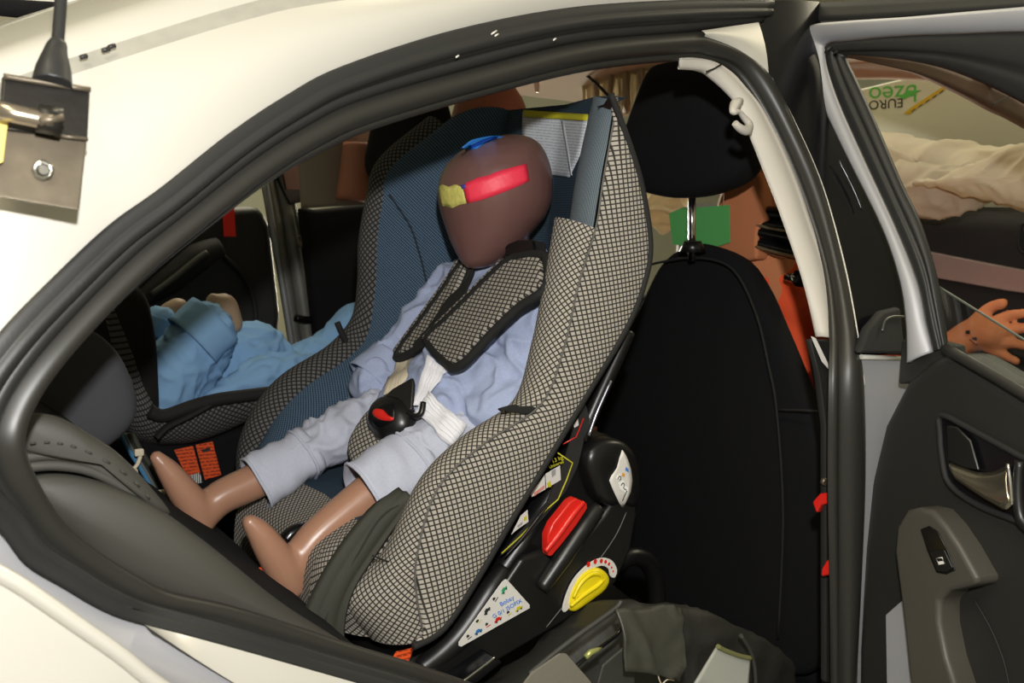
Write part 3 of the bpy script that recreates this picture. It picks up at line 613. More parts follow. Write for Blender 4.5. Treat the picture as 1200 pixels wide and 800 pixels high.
text('guide_lettering', 'Universal', .006, onY(652, 544, .215), cvec((640,549), (660,541), .215), cvec((650,548), (646,536), .215), YTAPE, seat)
# red lever, yellow dial with its dotted scale, stickers
lv = plate('red_lever', LY([(634,640),(634,624),(640,610),(660,585),(667,580),(680,586),(681,592),(668,612),(650,635),(639,648),(635,648)], .206), Vector((0, -.014, 0)), RED, seat, .004, 3)
tube('lever_lip', LY([(639,646),(654,627),(672,602),(684,588)], .190), [.003, .004, .004, .003], RED, lv, per=5)
plate('dial_scale', cr(LY([(658,714),(664,692),(674,674),(690,659),(704,653),(716,656),(722,667),(719,676),(714,674),(712,666),(704,662),(692,667),(680,680),(671,698),(664,714)], .2065), 3, True), Vector((0, -.0025, 0)), WHITE, seat, .0006)
for k, (x, y, r) in enumerate([(689.5,661,.0030),(697.5,657.5,.0028),(704.5,657,.0025),(709.5,658,.0021),(713.5,660.5,.0018),(716.6,664.5,.0012),(718.4,669,.0011)]):
    c = onY(x, y, .2038)
    plate('scale_dot', [c+Vector((r*math.cos(a*.628), 0, r*1.25*math.sin(a*.628))) for a in range(10)], Vector((0, -.0005, 0)), RED, seat)
dl = pillow('yellow_dial', LY([(664,708),(668,690),(678,673),(692,664),(704,666),(711,676),(706,688),(694,698),(680,708),(668,715)], .208), (0, -1, 0), .013, .006, YEL, seat, n=48, e=3.2)
tube('dial_ridge', LY([(669,710),(684,697),(700,686),(708,678)], .195), [.002, .003, .003, .002], YEL, dl, per=5)
tube('dial_rim', LY([(672,700),(680,684),(692,673),(703,673),(706,680)], .195), [.002, .003, .003, .002], YEL, dl, per=5)
tri = [(592,678),(594,679),(620,708),(620,712),(540,757),(537,756),(537,752),(588,681)]
plate('triangle_sticker', LY(tri, .2035), Vector((0, -.0015, 0)), WHITE, seat, .0004)
YS = .2015
rx = cvec((590,725), (612,712), YS); ry = cvec((600,722), (595,713), YS)
BLUEPR = mat('blue_print', (.05, .20, .62), .6)
text('sticker_lettering', 'Bobsy', .0085, onY(594, 704, YS), rx, ry, BLUEPR, seat)
text('sticker_lettering', 'G 0/1 ISOFIX', .0078, onY(594.5, 713, YS), rx, ry, BLUEPR, seat)
GRN = mat('green_car_print', (.02, .30, .13), .6); BLU = mat('blue_car_print', (.03, .16, .42), .6)
def car_print(x, y, ang, m_, s=1.0):
    c = onY(x, y, YS); a = math.radians(ang); ux = Vector((math.cos(a), 0, math.sin(a))); uy = Vector((-math.sin(a), 0, math.cos(a)))
    out = [(-5, -1.6), (5, -1.6), (5.2, .2), (3, .7), (1.6, 2.6), (-2, 2.6), (-3.4, .6), (-5.2, .3)]
    plate('car_pictogram', [c+(ux*p+uy*q)*.00105*s for p, q in out], Vector((0, -.0004, 0)), m_, seat)
    for wx in (-2.8, 2.8):
        plate('car_pictogram_wheel', [c+Vector((0, -.0004, 0))+(ux*(wx+1.2*math.cos(t*1.047))+uy*(-1.8+1.2*math.sin(t*1.047)))*.00105*s for t in range(6)], Vector((0, -.0003, 0)), BLACKP, seat)
def seat_print(x, y, ang, m_):
    c = onY(x, y, YS); a = math.radians(ang); ux = Vector((math.cos(a), 0, math.sin(a))); uy = Vector((-math.sin(a), 0, math.cos(a)))
    plate('seat_pictogram', [c+(ux*p+uy*q)*.001 for p, q in [(-3, .5), (-2.2, 3.6), (.2, 3.4), (1.4, 1.2), (.2, .4)]], Vector((0, -.0004, 0)), BLACKP, seat)
    plate('seat_pictogram', [c+(ux*p+uy*q)*.001 for p, q in [(-2.6, -1.4), (3.4, -1.4), (3.6, -2.2), (-2.6, -2.2)]], Vector((0, -.0004, 0)), m_, seat)
for a in ((590.5,691,53,GRN,1),(570.5,715.5,50,BLACKP,1),(608,712.5,22,YTAPE,1),(583.5,725.5,22,RED,1),(560.5,739.5,22,BLU,1)): car_print(*a)
for a in ((580.5,701.5,50,BLACKP),(561,727.5,50,YTAPE),(596.5,718,22,YTAPE),(571.5,732,22,RED),(549.5,746,22,BLACKP)): seat_print(*a)
bpy.context.view_layer.update()
BS = ('base', 'base_flank', 'base_shoulder', 'shell')
drape('side_sticker', [(728,527),(733,534),(738,548),(740,562),(738,576),(730,593)], [(725,536),(722,548),(714,559),(713,563),(719,577),(728,594)], BS, .0016, WHITE, seat, n=12, k=6, t=.001, dflt=lambda x, y: onY(x, y, .215))
def stick(q, m_, nm='sticker_mark', lift=.0024): plate(nm, [sight(*p, BS, lift, onY(*p, .212)) for p in q], Vector((0, -.0003, 0)), m_, seat)
stick([(732,546),(735,549),(735,553),(731,550)], BLUEPR); stick([(728,553),(731,555),(730,558),(727,557)], mat('orange_print', (.7, .3, .05), .6))
mat('light_print', (.85, .85, .82), .6)
stick([(720,559),(725,554),(727,560),(722,563)], MATS['light_print']); stick([(724,565),(729,562),(731,568),(735,571),(733,577),(725,572)], MATS['light_print'])
for l in ([(726,568),(728,565),(730,567),(729,571),(732,573)], [(722,561),(724,557),(726,559),(724,562)], [(733,574),(730,580),(728,585)]):
    tube('sticker_figure', [sight(*p, BS, .003, onY(*p, .211)) for p in l], .0006, BLACKP, seat, per=3, nv=6)
plate('orange_label', LY([(464,763),(485,758),(474,785),(464,800),(449,790)], .218), Vector((0, -.001, 0)), ORANGE, seat, uv=(onY(464, 780, .2), XU, ZU))
plate('orange_tag', LY([(300,672),(304,664),(310,668),(310,678),(304,680)], .36), Vector((0, -.001, 0)), ORANGE, seat, uv=(onY(304, 670, .36), XU, ZU))
# chest frame for the harness
AX = (Vector((.80, .43, 1.06))-Vector((.70, .43, .86))).normalized(); CN = Vector((-AX.z, 0, AX.x))
CP = Vector((.748, .43, .955))
def ch(l, off): return [onP(a, b, CP+CN*off, CN) for a, b in l]
def chest_pad(l, off, m_, t=.012):
    o = plate('harness_pad', ch(l, off), CN*t, m_, seat, .004, 3, uv=(CP, YU*.62, AX))
    bmesh_edge = cr(ch(l, off+t*.7), 2, True)
    tube('pad_binding', resamp(bmesh_edge, 60, True), .0062, BIND, o, closed=True, flat=1)
    return o
chest_pad([(500,399),(520,378),(545,354),(592,308),(612,301),(640,300),(640,338),(612,357),(575,392),(548,422),(534,431),(526,428)], .072, CHK)
chest_pad([(466,414),(488,384),(519,342),(543,306),(553,310),(545,334),(523,372),(500,400),(486,411),(468,420)], .062, CHK)
plate('pad_edge_band', ch([(546,330),(556,312),(549,338),(527,374),(504,402),(488,413),(484,404),(503,383),(523,352)], .0755), CN*.002, BIND, seat, .0008)
plate('shoulder_strap', ch([(545,318),(552,290),(560,288),(556,316)], .05), CN*.003, BIND, seat)
plate('shoulder_strap', ch([(588,300),(626,282),(640,286),(640,298),(600,306)], .06), CN*.004, BIND, seat)
bx_ = plate('strap_slide', ch([(596,290),(612,284),(628,284),(630,297),(606,303),(597,300)], .066), CN*.008, PLAST, seat, .002)
# loose olive flap hanging at the near edge of the seat
band('olive_flap', LY([(468,580),(432,602),(394,648),(366,698),(350,742),(342,800)], .262), LY([(486,578),(472,604),(444,646),(414,694),(404,742),(410,800)], .240), OLIVEW, seat, per=5, nv=8, prof=lambda s: .006*math.sin(6*s)+.004*math.sin(11*s+1), t=.004)
tube('flap_stitch', [p+Vector((-.003, -.006, 0)) for p in LY([(474,586),(446,604),(420,646),(393,696),(377,740),(370,790)], .252)], .0012, mat('dark_stitch', (.015, .015, .01), .8), seat, per=5, nv=6)
tube('belt_hole_ring', LY([(336,632),(341,626),(348,622),(356,622)], .40), .010, GLOSS, seat, per=4)

# ------------------------------------------------------------------ toddler dummy
todd = thing('toddler_dummy', (.70, .43, .83), 'brown bald toddler dummy in pale blue clothes seated in the checked seat', 'person')
B = Blob()
# head: rings from crown to chin
hd = [((594,158),6),((592,161),22),((589,166),36),((586,174),48),((582,186),58.5),((580.5,199),64.5),((580.5,213),67.5),((580.5,228),68),((581.5,243),65.5),((580.5,260),59),((575.5,277),48.5),((571,293),37),((565,306),24),((561,314),11)]
HP_ = []; HY = .415
for (x, y), r in hd:
    c = onY(x, y, HY); k = (c-CAM).dot(FWD)/FPX
    up = Vector((.12, 0, .99)); fx = Vector((-.95, -.05, .1)); sy = Vector((.05, -1, 0))
    HP_.append([c + RGT*(r*k*math.cos(t*2*math.pi/28)) + (FWD*.97+UPV*.1)*(r*k*1.02*math.sin(t*2*math.pi/28)) + UPV*(r*k*.10*math.cos(t*2*math.pi/28)) for t in range(28)])
B.rings(HP_)
hc = onY(578, 240, HY)
neck = Vector((.80, .43, 1.055)); pel = Vector((.70, .43, .865))
B.tube([hc+Vector((.02, 0, -.05)), neck], [.035, .035])
B.tube([neck, neck.lerp(pel, .3), neck.lerp(pel, .7), pel], [.05, .055, .055, .045], flat=1.0)
B.tube([(.80, .35, 1.03), (.80, .51, 1.03)], [.035, .035])
nl = LY([(556,496),(500,530),(455,560),(410,596),(368,632),(336,676)], .36); B.tube(nl, [.028, .030, .026, .0245, .0225, .022])
B.tube(LY([(341,684),(333,668),(318,645),(304,624),(293,612)], .355), [.019, .0215, .0195, .0155, .0105], flat=1)
fl = LY([(452,490),(390,514),(330,546),(296,565),(258,583),(236,604)], .52); B.tube(fl, [.028, .030, .026, .0245, .023, .0225])
B.tube(LY([(234,612),(228,594),(212,572),(196,550),(184,536)], .515), [.0195, .0215, .019, .0145, .0095])
fa = LY([(520,350),(470,410),(440,452),(434,476),(452,500)], .56); B.tube(fa, [.03, .026, .024, .02, .016])
na = LY([(650,345),(655,425),(640,480),(590,535)], .32); B.tube(na, [.03, .026, .022, .016])
def fingers(bl, wrist, tip, spread, r, ln):
    d = (tip-wrist).normalized(); s = Vector(spread)
    bl.ell(wrist+d*ln*.45, (ln*.42, ln*.42, ln*.42), n=8)
    for k, f in ((-1.5, .8), (-.5, .95), (.5, 1), (1.5, .85)):
        b0 = wrist+d*ln*.6+s*(k*r*2.1); bl.tube([b0, b0+d*ln*.35*f, b0+d*ln*.6*f-Vector((0, 0, ln*.15))], [r, r*.9, r*.75], nv=8, per=2)
    b0 = wrist+d*ln*.3+s*(-2.2*r); bl.tube([b0, b0+d*ln*.3+s*(-1.8*r)], [r, r*.8], nv=8, per=2)
fingers(B, fa[-1], fa[-1]+Vector((-.05, -.02, -.03)), (0, 1, 0), .0055, .045)
fingers(B, na[-1], na[-1]+Vector((-.05, .02, -.02)), (0, 1, 0), .0055, .045)
body = B.build('body', SKINL, todd, .004, 5)
# the head skin is darker than the limbs
body.data.materials.append(SKIN)
for p in body.data.polygons:
    if p.center.z > 1.02: p.material_index = 1
# tapes on the head: strips lying on the skin
def on_head(x, y, lift=.0012):
    dg = None; o = CAM; d = V(x, y).normalized()
    ok, loc, nr, _ = body.ray_cast(o, d)
    return (loc + nr*lift) if ok else onY(x, y, HY-.07)
def head_tape(name, top, bot, m_, n=14, k=5):
    T = resamp([Vector((a, b, 0)) for a, b in top], n); U = resamp([Vector((a, b, 0)) for a, b in bot], n)
    P = [[on_head(*(t.lerp(u, j/(k-1)).xy)) for j in range(k)] for t, u in zip(T, U)]
    return grid(name, P, m_, todd, t=.0012)
bpy.context.view_layer.update()
head_tape('pink_red_tape', [(543,217),(548,213),(555,211),(560,208),(572,206),(580,202),(590,199),(604,195),(617,192)], [(548,238),(565,234),(585,227),(605,219),(620,212)], mat('pink_tape', (.85, .035, .075), .5, bump=.3, bscale=120))
head_tape('yellow_tape', [(514,220),(519,216),(526,219),(534,216),(542,219)], [(518,242),(523,241),(530,244),(538,240),(547,238)], YTAPE2)
tp = [(538,174),(548,165),(560,160),(575,158),(596,157)]
head_tape('blue_tape_patch', [(541,173),(552,164),(564,161),(577,159),(588,160)], [(546,175),(558,175),(568,168),(578,163),(590,160.5)], BTAPE)
head_tape('blue_tape_edge', [(540,217.5),(545,215)], [(542,222),(547,220)], mat('violet_tape', (.06, .05, .3), .5), 4, 3)
# neck ring
tube('neck_collar', [neck+Vector((.045*math.cos(t)-.005, .05*math.sin(t), .012-.02*math.cos(t))) for t in [k*math.pi/8 for k in range(16)]], .012, PLAST, todd, closed=True)
# shirt
def cloth_uv(a): return lambda p: (p.y+p.x*.35+(p.z*.2), p.z*.85-p.x*.5)
Sh = Blob()
mid = neck.lerp(pel, .5)
Sh.tube([neck+AX*-.005, neck.lerp(pel, .3), neck.lerp(pel, .65), pel, pel-AX*.02+CN*.02], [.058, .068, .074, .08, .08], flat=1.25, nv=22, up=(0, 1, 0))
Sh.tube([(.795, .345, 1.025), (.795, .515, 1.025)], [.044, .044])
Sh.tube(LY([(535,338),(492,388),(458,428),(440,446)], .56), [.04, .037, .036, .037])
Sh.tube(LY([(640,335),(625,400),(605,455),(580,485)], .335), [.045, .045, .045, .045])
Sh.ell(onY(545, 465, .40), (.06, .06, .05)); Sh.ell(onY(590, 455, .36), (.06, .05, .06))
Sh.build('shirt', CHAMB, todd, .004, 6, wr=.0095, wscale=.045, uvf=cloth_uv(0))
hem = cr(LY([(462,420),(450,434),(436,449)], .565), 4)
R = rings(hem, [.037, .0375, .038, .039, .040, .041, .042, .043, .044][:len(hem)], 30)
hm = grid('sleeve_hem', R, CHAMB, todd, cv=True, t=.003); crumple(hm, .003, .04)
# trousers: seat and thighs, then the turned-up open cuffs
T = Blob()
T.tube([pel+Vector((.0, -.05, -.03)), pel+Vector((0, .05, -.03))], [.055, .055])
T.tube([nl[0]+Vector((.03, .01, -.012)), nl[0]-ZU*.012, nl[1], onY(470, 548, .36)], [.04, .044, .042, .034])
T.tube([fl[0]+Vector((.04, -.01, 0)), fl[0], fl[1], onY(345, 538, .52)], [.05, .043, .039, .030])
T.build('trousers', TROUS, todd, .004, 5, wr=.009, wscale=.035, uvf=lambda p: (p.y+p.z*.6, p.x-p.z*.4))
def cuff(a, b, ra, rb, n=14):
    pts = [a.lerp(b, k/(n-1)) for k in range(n)]; R = rings(pts, [lerp(ra, rb, (k/(n-1))**1.5) for k in range(n)], 40)
    for k, r in enumerate(R):
        c = pts[k]
        for j, p in enumerate(r): r[j] = c + (p-c)*(1+.14*noise.noise(Vector((0, k*.25, 3))+p*34)+.07*math.sin(j*.47+k*.12)+.05*(k == 1)-.05*(k == 4))
    o = grid('trouser_cuff', R, TROUS, todd, cv=True, t=.003, uvf=lambda p: (p.y+p.z*.6, p.x-p.z*.4))
    tube('cuff_hem', R[-1], .0022, TROUS, o, closed=True, nv=6)
    tube('cuff_fold', [p+(p-pts[2]).normalized()*.001 for p in R[2]], .0022, TROUS, o, closed=True, nv=6)
cuff(onY(492, 534, .36), onY(425, 578, .357), .042, .0405)
cuff(onY(366, 528, .52), onY(300, 567, .52), .035, .0385)

# harness webbing and buckle lying on the clothes
bpy.context.view_layer.update()
CL = ('shirt', 'trousers')
def pl_(off): return lambda x, y: onP(x, y, CP+CN*off, CN)
def strap(a, b, c, d, m_, stripes, n=10):
    T_ = resamp([Vector((*a, 0)), Vector((*d, 0))], n); U_ = resamp([Vector((*b, 0)), Vector((*c, 0))], n)
    G_ = [[sight(*(p.lerp(q, j/6).xy), CL, .0045, pl_(.07)(*(p.lerp(q, j/6).xy))) for j in range(7)] for p, q in zip(T_, U_)]
    row = [sum(((p-CAM).dot(FWD) for p in r), 0)/7 for r in G_]
    for _ in range(3): row = [min(row[i], (row[max(i-1, 0)]+row[i]+row[min(i+1, n-1)])/3) for i in range(n)]
    for r, dd in zip(G_, row):
        for j, p in enumerate(r): r[j] = CAM + (p-CAM)*((dd*.75+(p-CAM).dot(FWD)*.25-.007)/(p-CAM).dot(FWD))
    o = grid('harness_strap', G_, m_, seat, t=.003, off=0)
    for k in stripes:
        f = k*6; j = int(f); tube('strap_rib', [r[j].lerp(r[min(j+1, 6)], f-j) - FWD*.0018 for r in G_], .0010, m_, o, nv=6)
strap((466,424),(486,408),(474,452),(450,466), WEBC, (.2,.4,.6,.8))
strap((503,418),(526,432),(498,476),(485,476), WEB, (.15,.35,.5,.65,.85))
strap((487,484),(505,460),(546,500),(527,524), WEB, (.1,.25,.4,.6,.75,.9))
bc = sight(462, 488, CL, .012, pl_(.08)(462, 488)); BN = (CN*.8+(CAM-bc).normalized()*.6).normalized()
def bu(l, off=0): return [onP(a, b+5, bc+BN*off, BN) for a, b in l]
pillow('crotch_pad', bu([(408,522),(420,492),(440,470),(470,460),(500,482),(510,506),(494,526),(470,522),(448,544),(424,552)], -.012), BN, .012, .012, CHKD, seat, n=40, uvf=lambda p: ((p-CP).y, (p-CP).dot(AX)))
bk = pillow('buckle', bu([(434,492),(437,474),(448,462),(464,459),(478,464),(487,480),(486,498),(474,511),(457,516),(443,508)]), BN, .024, .014, PLAST, seat, n=44, e=2.4)
pillow('buckle_recess', bu([(436,488),(440,474),(450,467),(460,468),(464,477),(461,490),(450,496),(440,495)], .021), BN, .004, .004, GLOSS, bk, n=30)
pillow('release_button', bu([(437,480),(440,474),(449,475),(455,481),(462,485),(458,488),(446,487)], .026), BN, .004, .003, RED, bk, n=30)
plate('buckle_tongue', bu([(450,463),(462,452),(486,438),(488,446),(486,476),(478,482),(472,468)], .006), BN*.007, PLAST2, bk, .003)
tube('tongue_loop', bu([(478,478),(487,483),(494,478),(496,466)], .012), .004, PLAST, bk, per=4)
plate('strap_end', bu([(444,514),(452,508),(462,521),(457,534),(446,533),(438,526)], .004), BN*.004, WEB, seat, .001)
# ------------------------------------------------------------------ infant carrier and infant dummy on the far side
inf = thing('infant_carrier', (.5, 1.05, .55), 'low dark checked infant carrier on the far side, holding the blue trousered dummy', 'child seat')
RIM = LY([(120,330),(150,400),(170,455),(190,482),(222,472),(255,463),(310,455),(360,448),(420,430)], .86)
LOW = LY([(135,470),(150,505),(168,517),(190,521),(225,519),(260,508),(300,490),(360,470),(420,450)], .90)
IC = []
for a, b in zip(cr(RIM, 5), cr(LOW, 5)):
    fa_ = Vector((a.x, 1.28, a.z)); fb_ = Vector((b.x, 1.22, b.z)); d = Vector((0, 0, -.03))
    IC.append(cr([a, a.lerp(b, .5)+Vector((0, -.02, 0)), b, b.lerp(fb_, .5)+d, fb_, fa_.lerp(fb_, .5)+Vector((0, .02, 0)), fa_], 4))
grid('carrier_shell', IC, CHKB, inf, t=.015)
tube('carrier_rim', LY([(176,482),(192,487),(222,477),(255,468),(300,462),(345,456),(380,448)], .85), .011, BIND, inf, per=5)
tube('carrier_strap', LY([(183,513),(196,500),(220,488),(246,474)], .845), .010, BIND, inf, per=5, flat=.5)
plate('carrier_base', LY([(165,512),(190,522),(228,522),(290,500),(330,500),(330,640),(250,640),(165,640)], .90), Vector((0, .3, 0)), BLACKF, inf, .01)
for a, q in enumerate(([(204,527),(226,522),(235,555),(218,557.5)], [(229,521),(249,517),(259,556),(240,562)])):
    plate('orange_label', LY(q, .895), Vector((0, -.001, 0)), ORANGE, inf, uv=(onY(220, 540, .895), XU, ZU))
plate('bar_code_label', LY([(219,557.8),(234,553.5),(237,565),(224,567.5)], .894), Vector((0, -.001, 0)), BAR, inf, uv=(onY(228, 560, .894), ZU, XU))
plate('label_mark', LY([(234,527),(240,526),(245,524),(247,527),(239,530)], .8935), Vector((0, -.0006, 0)), BLACKP, inf)
idm = thing('infant_dummy', (.6, 1.05, .8), 'pale faced infant dummy with light blue trousers lying in the carrier, feet raised', 'person')
B = Blob()
B.tube([(.62, 1.06, .78), (.80, 1.06, .84), (.88, 1.06, .92)], [.045, .045, .04], nv=18)
B.ell((.94, 1.05, .98), (.075, .07, .085))
B.tube(LY([(215,440),(238,400),(254,372),(262,360)], 1.02), [.04, .034, .030, .026])
B.tube(LY([(250,352),(262,362),(272,378)], 1.02), [.014, .026, .02])
B.tube(LY([(186,440),(192,400),(200,372),(208,362)], 1.12), [.04, .034, .028, .022])
B.tube(LY([(197,364),(206,362),(213,362),(212,374)], 1.12), [.012, .02, .016, .012])
B.build('body', SKINB, idm, .005, 5)
L1 = Blob()
L1.tube(LY([(195,478),(200,440),(222,410),(240,386)], 1.0), [.045, .055, .052, .048], nv=20)
L1.tube(LY([(205,470),(230,425),(248,395)], 1.02), [.04, .05, .042], nv=20)
L1.build('trouser_leg', INFB, idm, .005, 5, wr=.007, wscale=.04)
L2 = Blob(); L2.tube(LY([(186,455),(190,415),(192,385)], 1.12), [.05, .05, .04], nv=20)
L2.build('trouser_leg', INFB, idm, .005, 5, wr=.01, wscale=.06)
H1 = Blob(); H1.tube(LY([(252,448),(275,425),(300,412),(322,420)], 1.08), [.05, .066, .058, .04], nv=20)
H1.build('trousers', INFB, idm, .005, 6, wr=.008, wscale=.04)
H2 = Blob(); H2.tube(LY([(255,468),(285,452),(318,436),(350,436),(380,440)], .94), [.022, .03, .036, .036, .036], nv=20)
H2.build('shirt', INFB, idm, .005, 6, wr=.008, wscale=.045)
H3 = Blob(); H3.tube([(.66, 1.06, .79), (.80, 1.06, .85), (.87, 1.06, .91)], [.055, .058, .055]); H3.build('shirt_front', INFB, idm, .007, 5, wr=.008, wscale=.05)
def icuff(pa, pb, Y, ra, rb):
    a, b = onY(*pa, Y), onY(*pb, Y); n = 8
    R = rings([a.lerp(b, k/(n-1)) for k in range(n)], [lerp(ra, rb, k/(n-1)) for k in range(n)], 28)
    o = grid('trouser_cuff', R, INFB, idm, cv=True, t=.004); crumple(o, .004, .05); return o
icuff((225,400), (252,374), .99, .056, .053)
icuff((186,396), (195,374), 1.11, .040, .038)
# wires with cable ties beside the bench
wr_ = thing('cable_loom', (.35, .5, .75), 'bundle of thin dark and blue wires tied with white cable ties behind the far foot', 'cable')
for k, (m_, dx) in enumerate(((mat('blue_wire', (.05, .17, .32), .5), 0), (mat('grey_wire', (.10, .11, .10), .5), 4), (DARK, 7), (OLIVEW, 13))):
    tube('wire', LY([(142+dx,508),(152+dx,528),(166+dx,550),(180+dx,576),(194+dx,606),(206+dx,640),(214+dx,670)], .62), .0035, m_, wr_, per=5, nv=8)
for q in ([(140,556),(152,552),(161,544),(165,532)], [(148,562),(156,560),(158,554)], [(176,590),(184,582),(188,578)]):
    tube('cable_tie', LY(q, .60), [.0022, .0026, .003], WEBC, wr_, per=4, nv=8)
for x, y in ((163,530), (188,578), (156,554)):
    c = onY(x, y, .598); box('cable_tie_head', tuple(c-Vector((.006, .003, .005))), tuple(c+Vector((.006, .003, .005))), WEBC, wr_, .002)
plate('dark_panel', LY([(120,520),(150,512),(200,590),(240,640),(300,720),(330,760),(180,700)], .70), Vector((0, .02, 0)), BLACKF, bench, .004)

# ------------------------------------------------------------------ adult dummies in the front
ad = thing('driver_dummy', (1.42, .44, .55), 'orange skinned adult dummy in orange red shirt, seated in front behind black ribs', 'person')
B = Blob()
B.ell((1.335, .445, 1.245), (.095, .078, .115)); B.tube([(1.335, .45, 1.2), (1.345, .46, 1.08), (1.40, .45, .98)], [.075, .095, .11], nv=18)
B.tube([(1.42, .44, 1.02), (1.45, .44, .85), (1.48, .44, .64)], [.11, .12, .12], flat=1, nv=20)
B.tube([(1.41, .27, 1.03), (1.41, .61, 1.03)], [.06, .06])
B.tube([(1.41, .27, 1.02), (1.46, .21, .90), (1.55, .24, .87), tuple(onX(1118, 404, 1.64))], [.055, .045, .038, .026])
B.tube([(1.41, .61, 1.02), (1.47, .66, .88), (1.62, .62, .90)], [.055, .045, .03])
for s in (.36, .54): B.tube([(1.44, s, .64), (1.80, s, .68), (1.95, s, .40)], [.08, .065, .05])
hx = lambda a, b, d=0: onX(a, b, 1.66+d)
B.tube([onX(1122, 402, 1.645), hx(1142, 392), hx(1160, 390)], [.026, .030, .028], flat=1)
B.ell(hx(1150, 386), (.020, .028, .028)); B.ell(hx(1160, 395), (.017, .024, .025))
for l, r in (([(1144,376),(1158,362),(1175,355)], .0110), ([(1160,380),(1181,370),(1199,367)], .0098), ([(1166,391),(1190,385),(1212,384)], .0098), ([(1166,401),(1187,402),(1206,406)], .0092), ([(1158,408),(1175,415),(1192,423)], .0085)):
    B.tube([hx(*p, d) for p, d in zip(l, (0, .01, .012))], [r*1.1, r, r*.85], nv=10)
B.build('body', SKINO, ad, .0042, 2)
tube('wrist_joint', [hx(1138, 397, -.036), hx(1143, 400, -.036), hx(1146, 403, -.036)], .002, SKINR, ad)
for p in ((1135,389), (1143,397)): box('wrist_bolt', tuple(hx(*p, -.034)-Vector((.003,)*3)), tuple(hx(*p, -.034)+Vector((.003,)*3)), DARK, ad, .001)
Sh = Blob(); Sh.tube([(1.41, .44, 1.045), (1.45, .44, .90), (1.49, .44, .63)], [.13, .14, .13], nv=22); Sh.tube([(1.41, .25, 1.0), (1.40, .62, 1.0)], [.075, .075]); Sh.tube([(1.41, .26, .99), (1.44, .22, .90)], [.07, .07])
Sh.build('shirt', OCLOTH, ad, .007, 5, wr=.016, wscale=.09)
NX = 1.265
for k, l in enumerate(([(888,248),(905,251),(925,252),(945,250)], [(886,258),(905,263),(925,266),(950,268)], [(884,270),(905,275),(928,279),(955,282)], [(886,284),(908,290),(930,295),(958,299)])):
    tube('rib', LX(l, NX), [.011, .013, .013, .012], GLOSS, ad, per=4)
    if k in (1, 3): tube('rib_edge', LX([(a, b+5) for a, b in l], NX-.012), .0028, mat('rib_brass', (.55, .48, .30), .3, .9), ad, per=4, nv=6)
plate('rib_panel', LX([(890,262),(930,266),(955,272),(960,300),(925,296),(890,286)], NX+.01), XU*.01, DARK, ad, .002)
plate('chest_bracket', LX([(930,316),(945,318),(948,338),(932,336),(926,330)], NX-.004), XU*.02, PLAST, ad, .003)
tube('bracket_bolt', LX([(921,324),(927,325),(932,327)], NX-.006), [.006, .007, .006], CHROME, ad, nv=8)
plate('green_tape_square', LX([(784,250),(800,243),(820,243),(854,240),(855,284),(843,288),(826,292),(788,286)], 1.245), XU*.002, GREEN, ad)
plate('orange_neck_skin', cr(LX([(850,215),(880,200),(893,212),(892,238),(901,256),(888,266),(886,290),(884,304),(846,302),(846,240)], 1.25), 3, True), XU*.03, SKINO, ad, .006)
fd = thing('passenger_dummy', (1.2, 1.05, .55), 'red-brown skinned adult dummy in the far front seat, head behind the child seat', 'person')
B = Blob(); hp_ = onX(574, 152, 1.17); B.ell(hp_, (.09, .078, .115)); B.tube([hp_-ZU*.06, (1.2, 1.03, 1.15), (1.26, 1.03, .85), (1.3, 1.03, .6)], [.055, .08, .13, .13], nv=18)
B.tube([(1.22, .86, 1.06), (1.24, 1.22, 1.06)], [.06, .06]); B.tube([(1.22, .86, 1.05), (1.3, .80, .88), (1.5, .84, .88)], [.055, .045, .03])
B.tube([(1.22, 1.22, 1.05), (1.30, 1.27, .88), (1.5, 1.2, .88)], [.055, .045, .03])
fingers(B, Vector((1.5, .84, .88)), Vector((1.6, .84, .87)), (0, 1, 0), .009, .09); fingers(B, Vector((1.5, 1.2, .88)), Vector((1.6, 1.2, .87)), (0, 1, 0), .009, .09)
for s in (.95, 1.13): B.tube([(1.3, s, .64), (1.7, s, .66), (1.9, s, .40)], [.08, .065, .05])
B.build('body', SKINR, fd, .008, 3)
Sh = Blob(); Sh.tube([(1.21, 1.03, 1.08), (1.26, 1.03, .85), (1.3, 1.03, .6)], [.12, .15, .15], nv=20); Sh.tube([(1.22, .85, 1.04), (1.24, 1.23, 1.04)], [.075, .075])
Sh.build('shirt', BLACKF, fd, .009, 4, wr=.012, wscale=.09)
tube('trim_red_bounce', LY([(424,168),(423,200),(420,236)], 1.24), [.04, .045, .05], SKINR, fd, per=4, nv=18)  # red bounce light on the far pillar trim, put in as a coloured tube
plate('white_marker', LX([(625,95),(631,94),(630.5,108),(627,108)], 1.3), XU*.003, WHITE, fd)

# ------------------------------------------------------------------ air bags, banner
ab = thing('front_airbag', (1.9, .4, 1.1), 'crumpled cream front airbag hanging over the dashboard, seen through the open door window', 'airbag')
def cloth(name, pts, X, depth, parent, m_=AIRB, a=.03, s=.16, n=90, flip=False):
    o = pillow(name, LX(pts, X), (-1, 0, 0), depth, .05, m_, parent, n=140, k=26, e=2.2); crumple(o, a, s); return crumple(o, .007, .06)
cloth('upper_fold', [(960,140),(1040,160),(1110,166),(1200,176),(1330,200),(1330,270),(1240,258),(1200,240),(1150,232),(1080,250),(1040,240),(960,220)], 1.90, .05, ab, a=.014, s=.24)
cloth('middle_fold', [(980,200),(1060,190),(1140,200),(1180,215),(1150,240),(1100,255),(1070,245),(1040,232),(980,240)], 1.86, .05, ab, a=.012, s=.20)
cloth('lower_fold', [(1072,212),(1110,206),(1160,188),(1210,172),(1330,150),(1330,270),(1230,246),(1190,238),(1165,234),(1140,228),(1100,222),(1076,219)], 1.80, .045, ab, a=.012, s=.22)
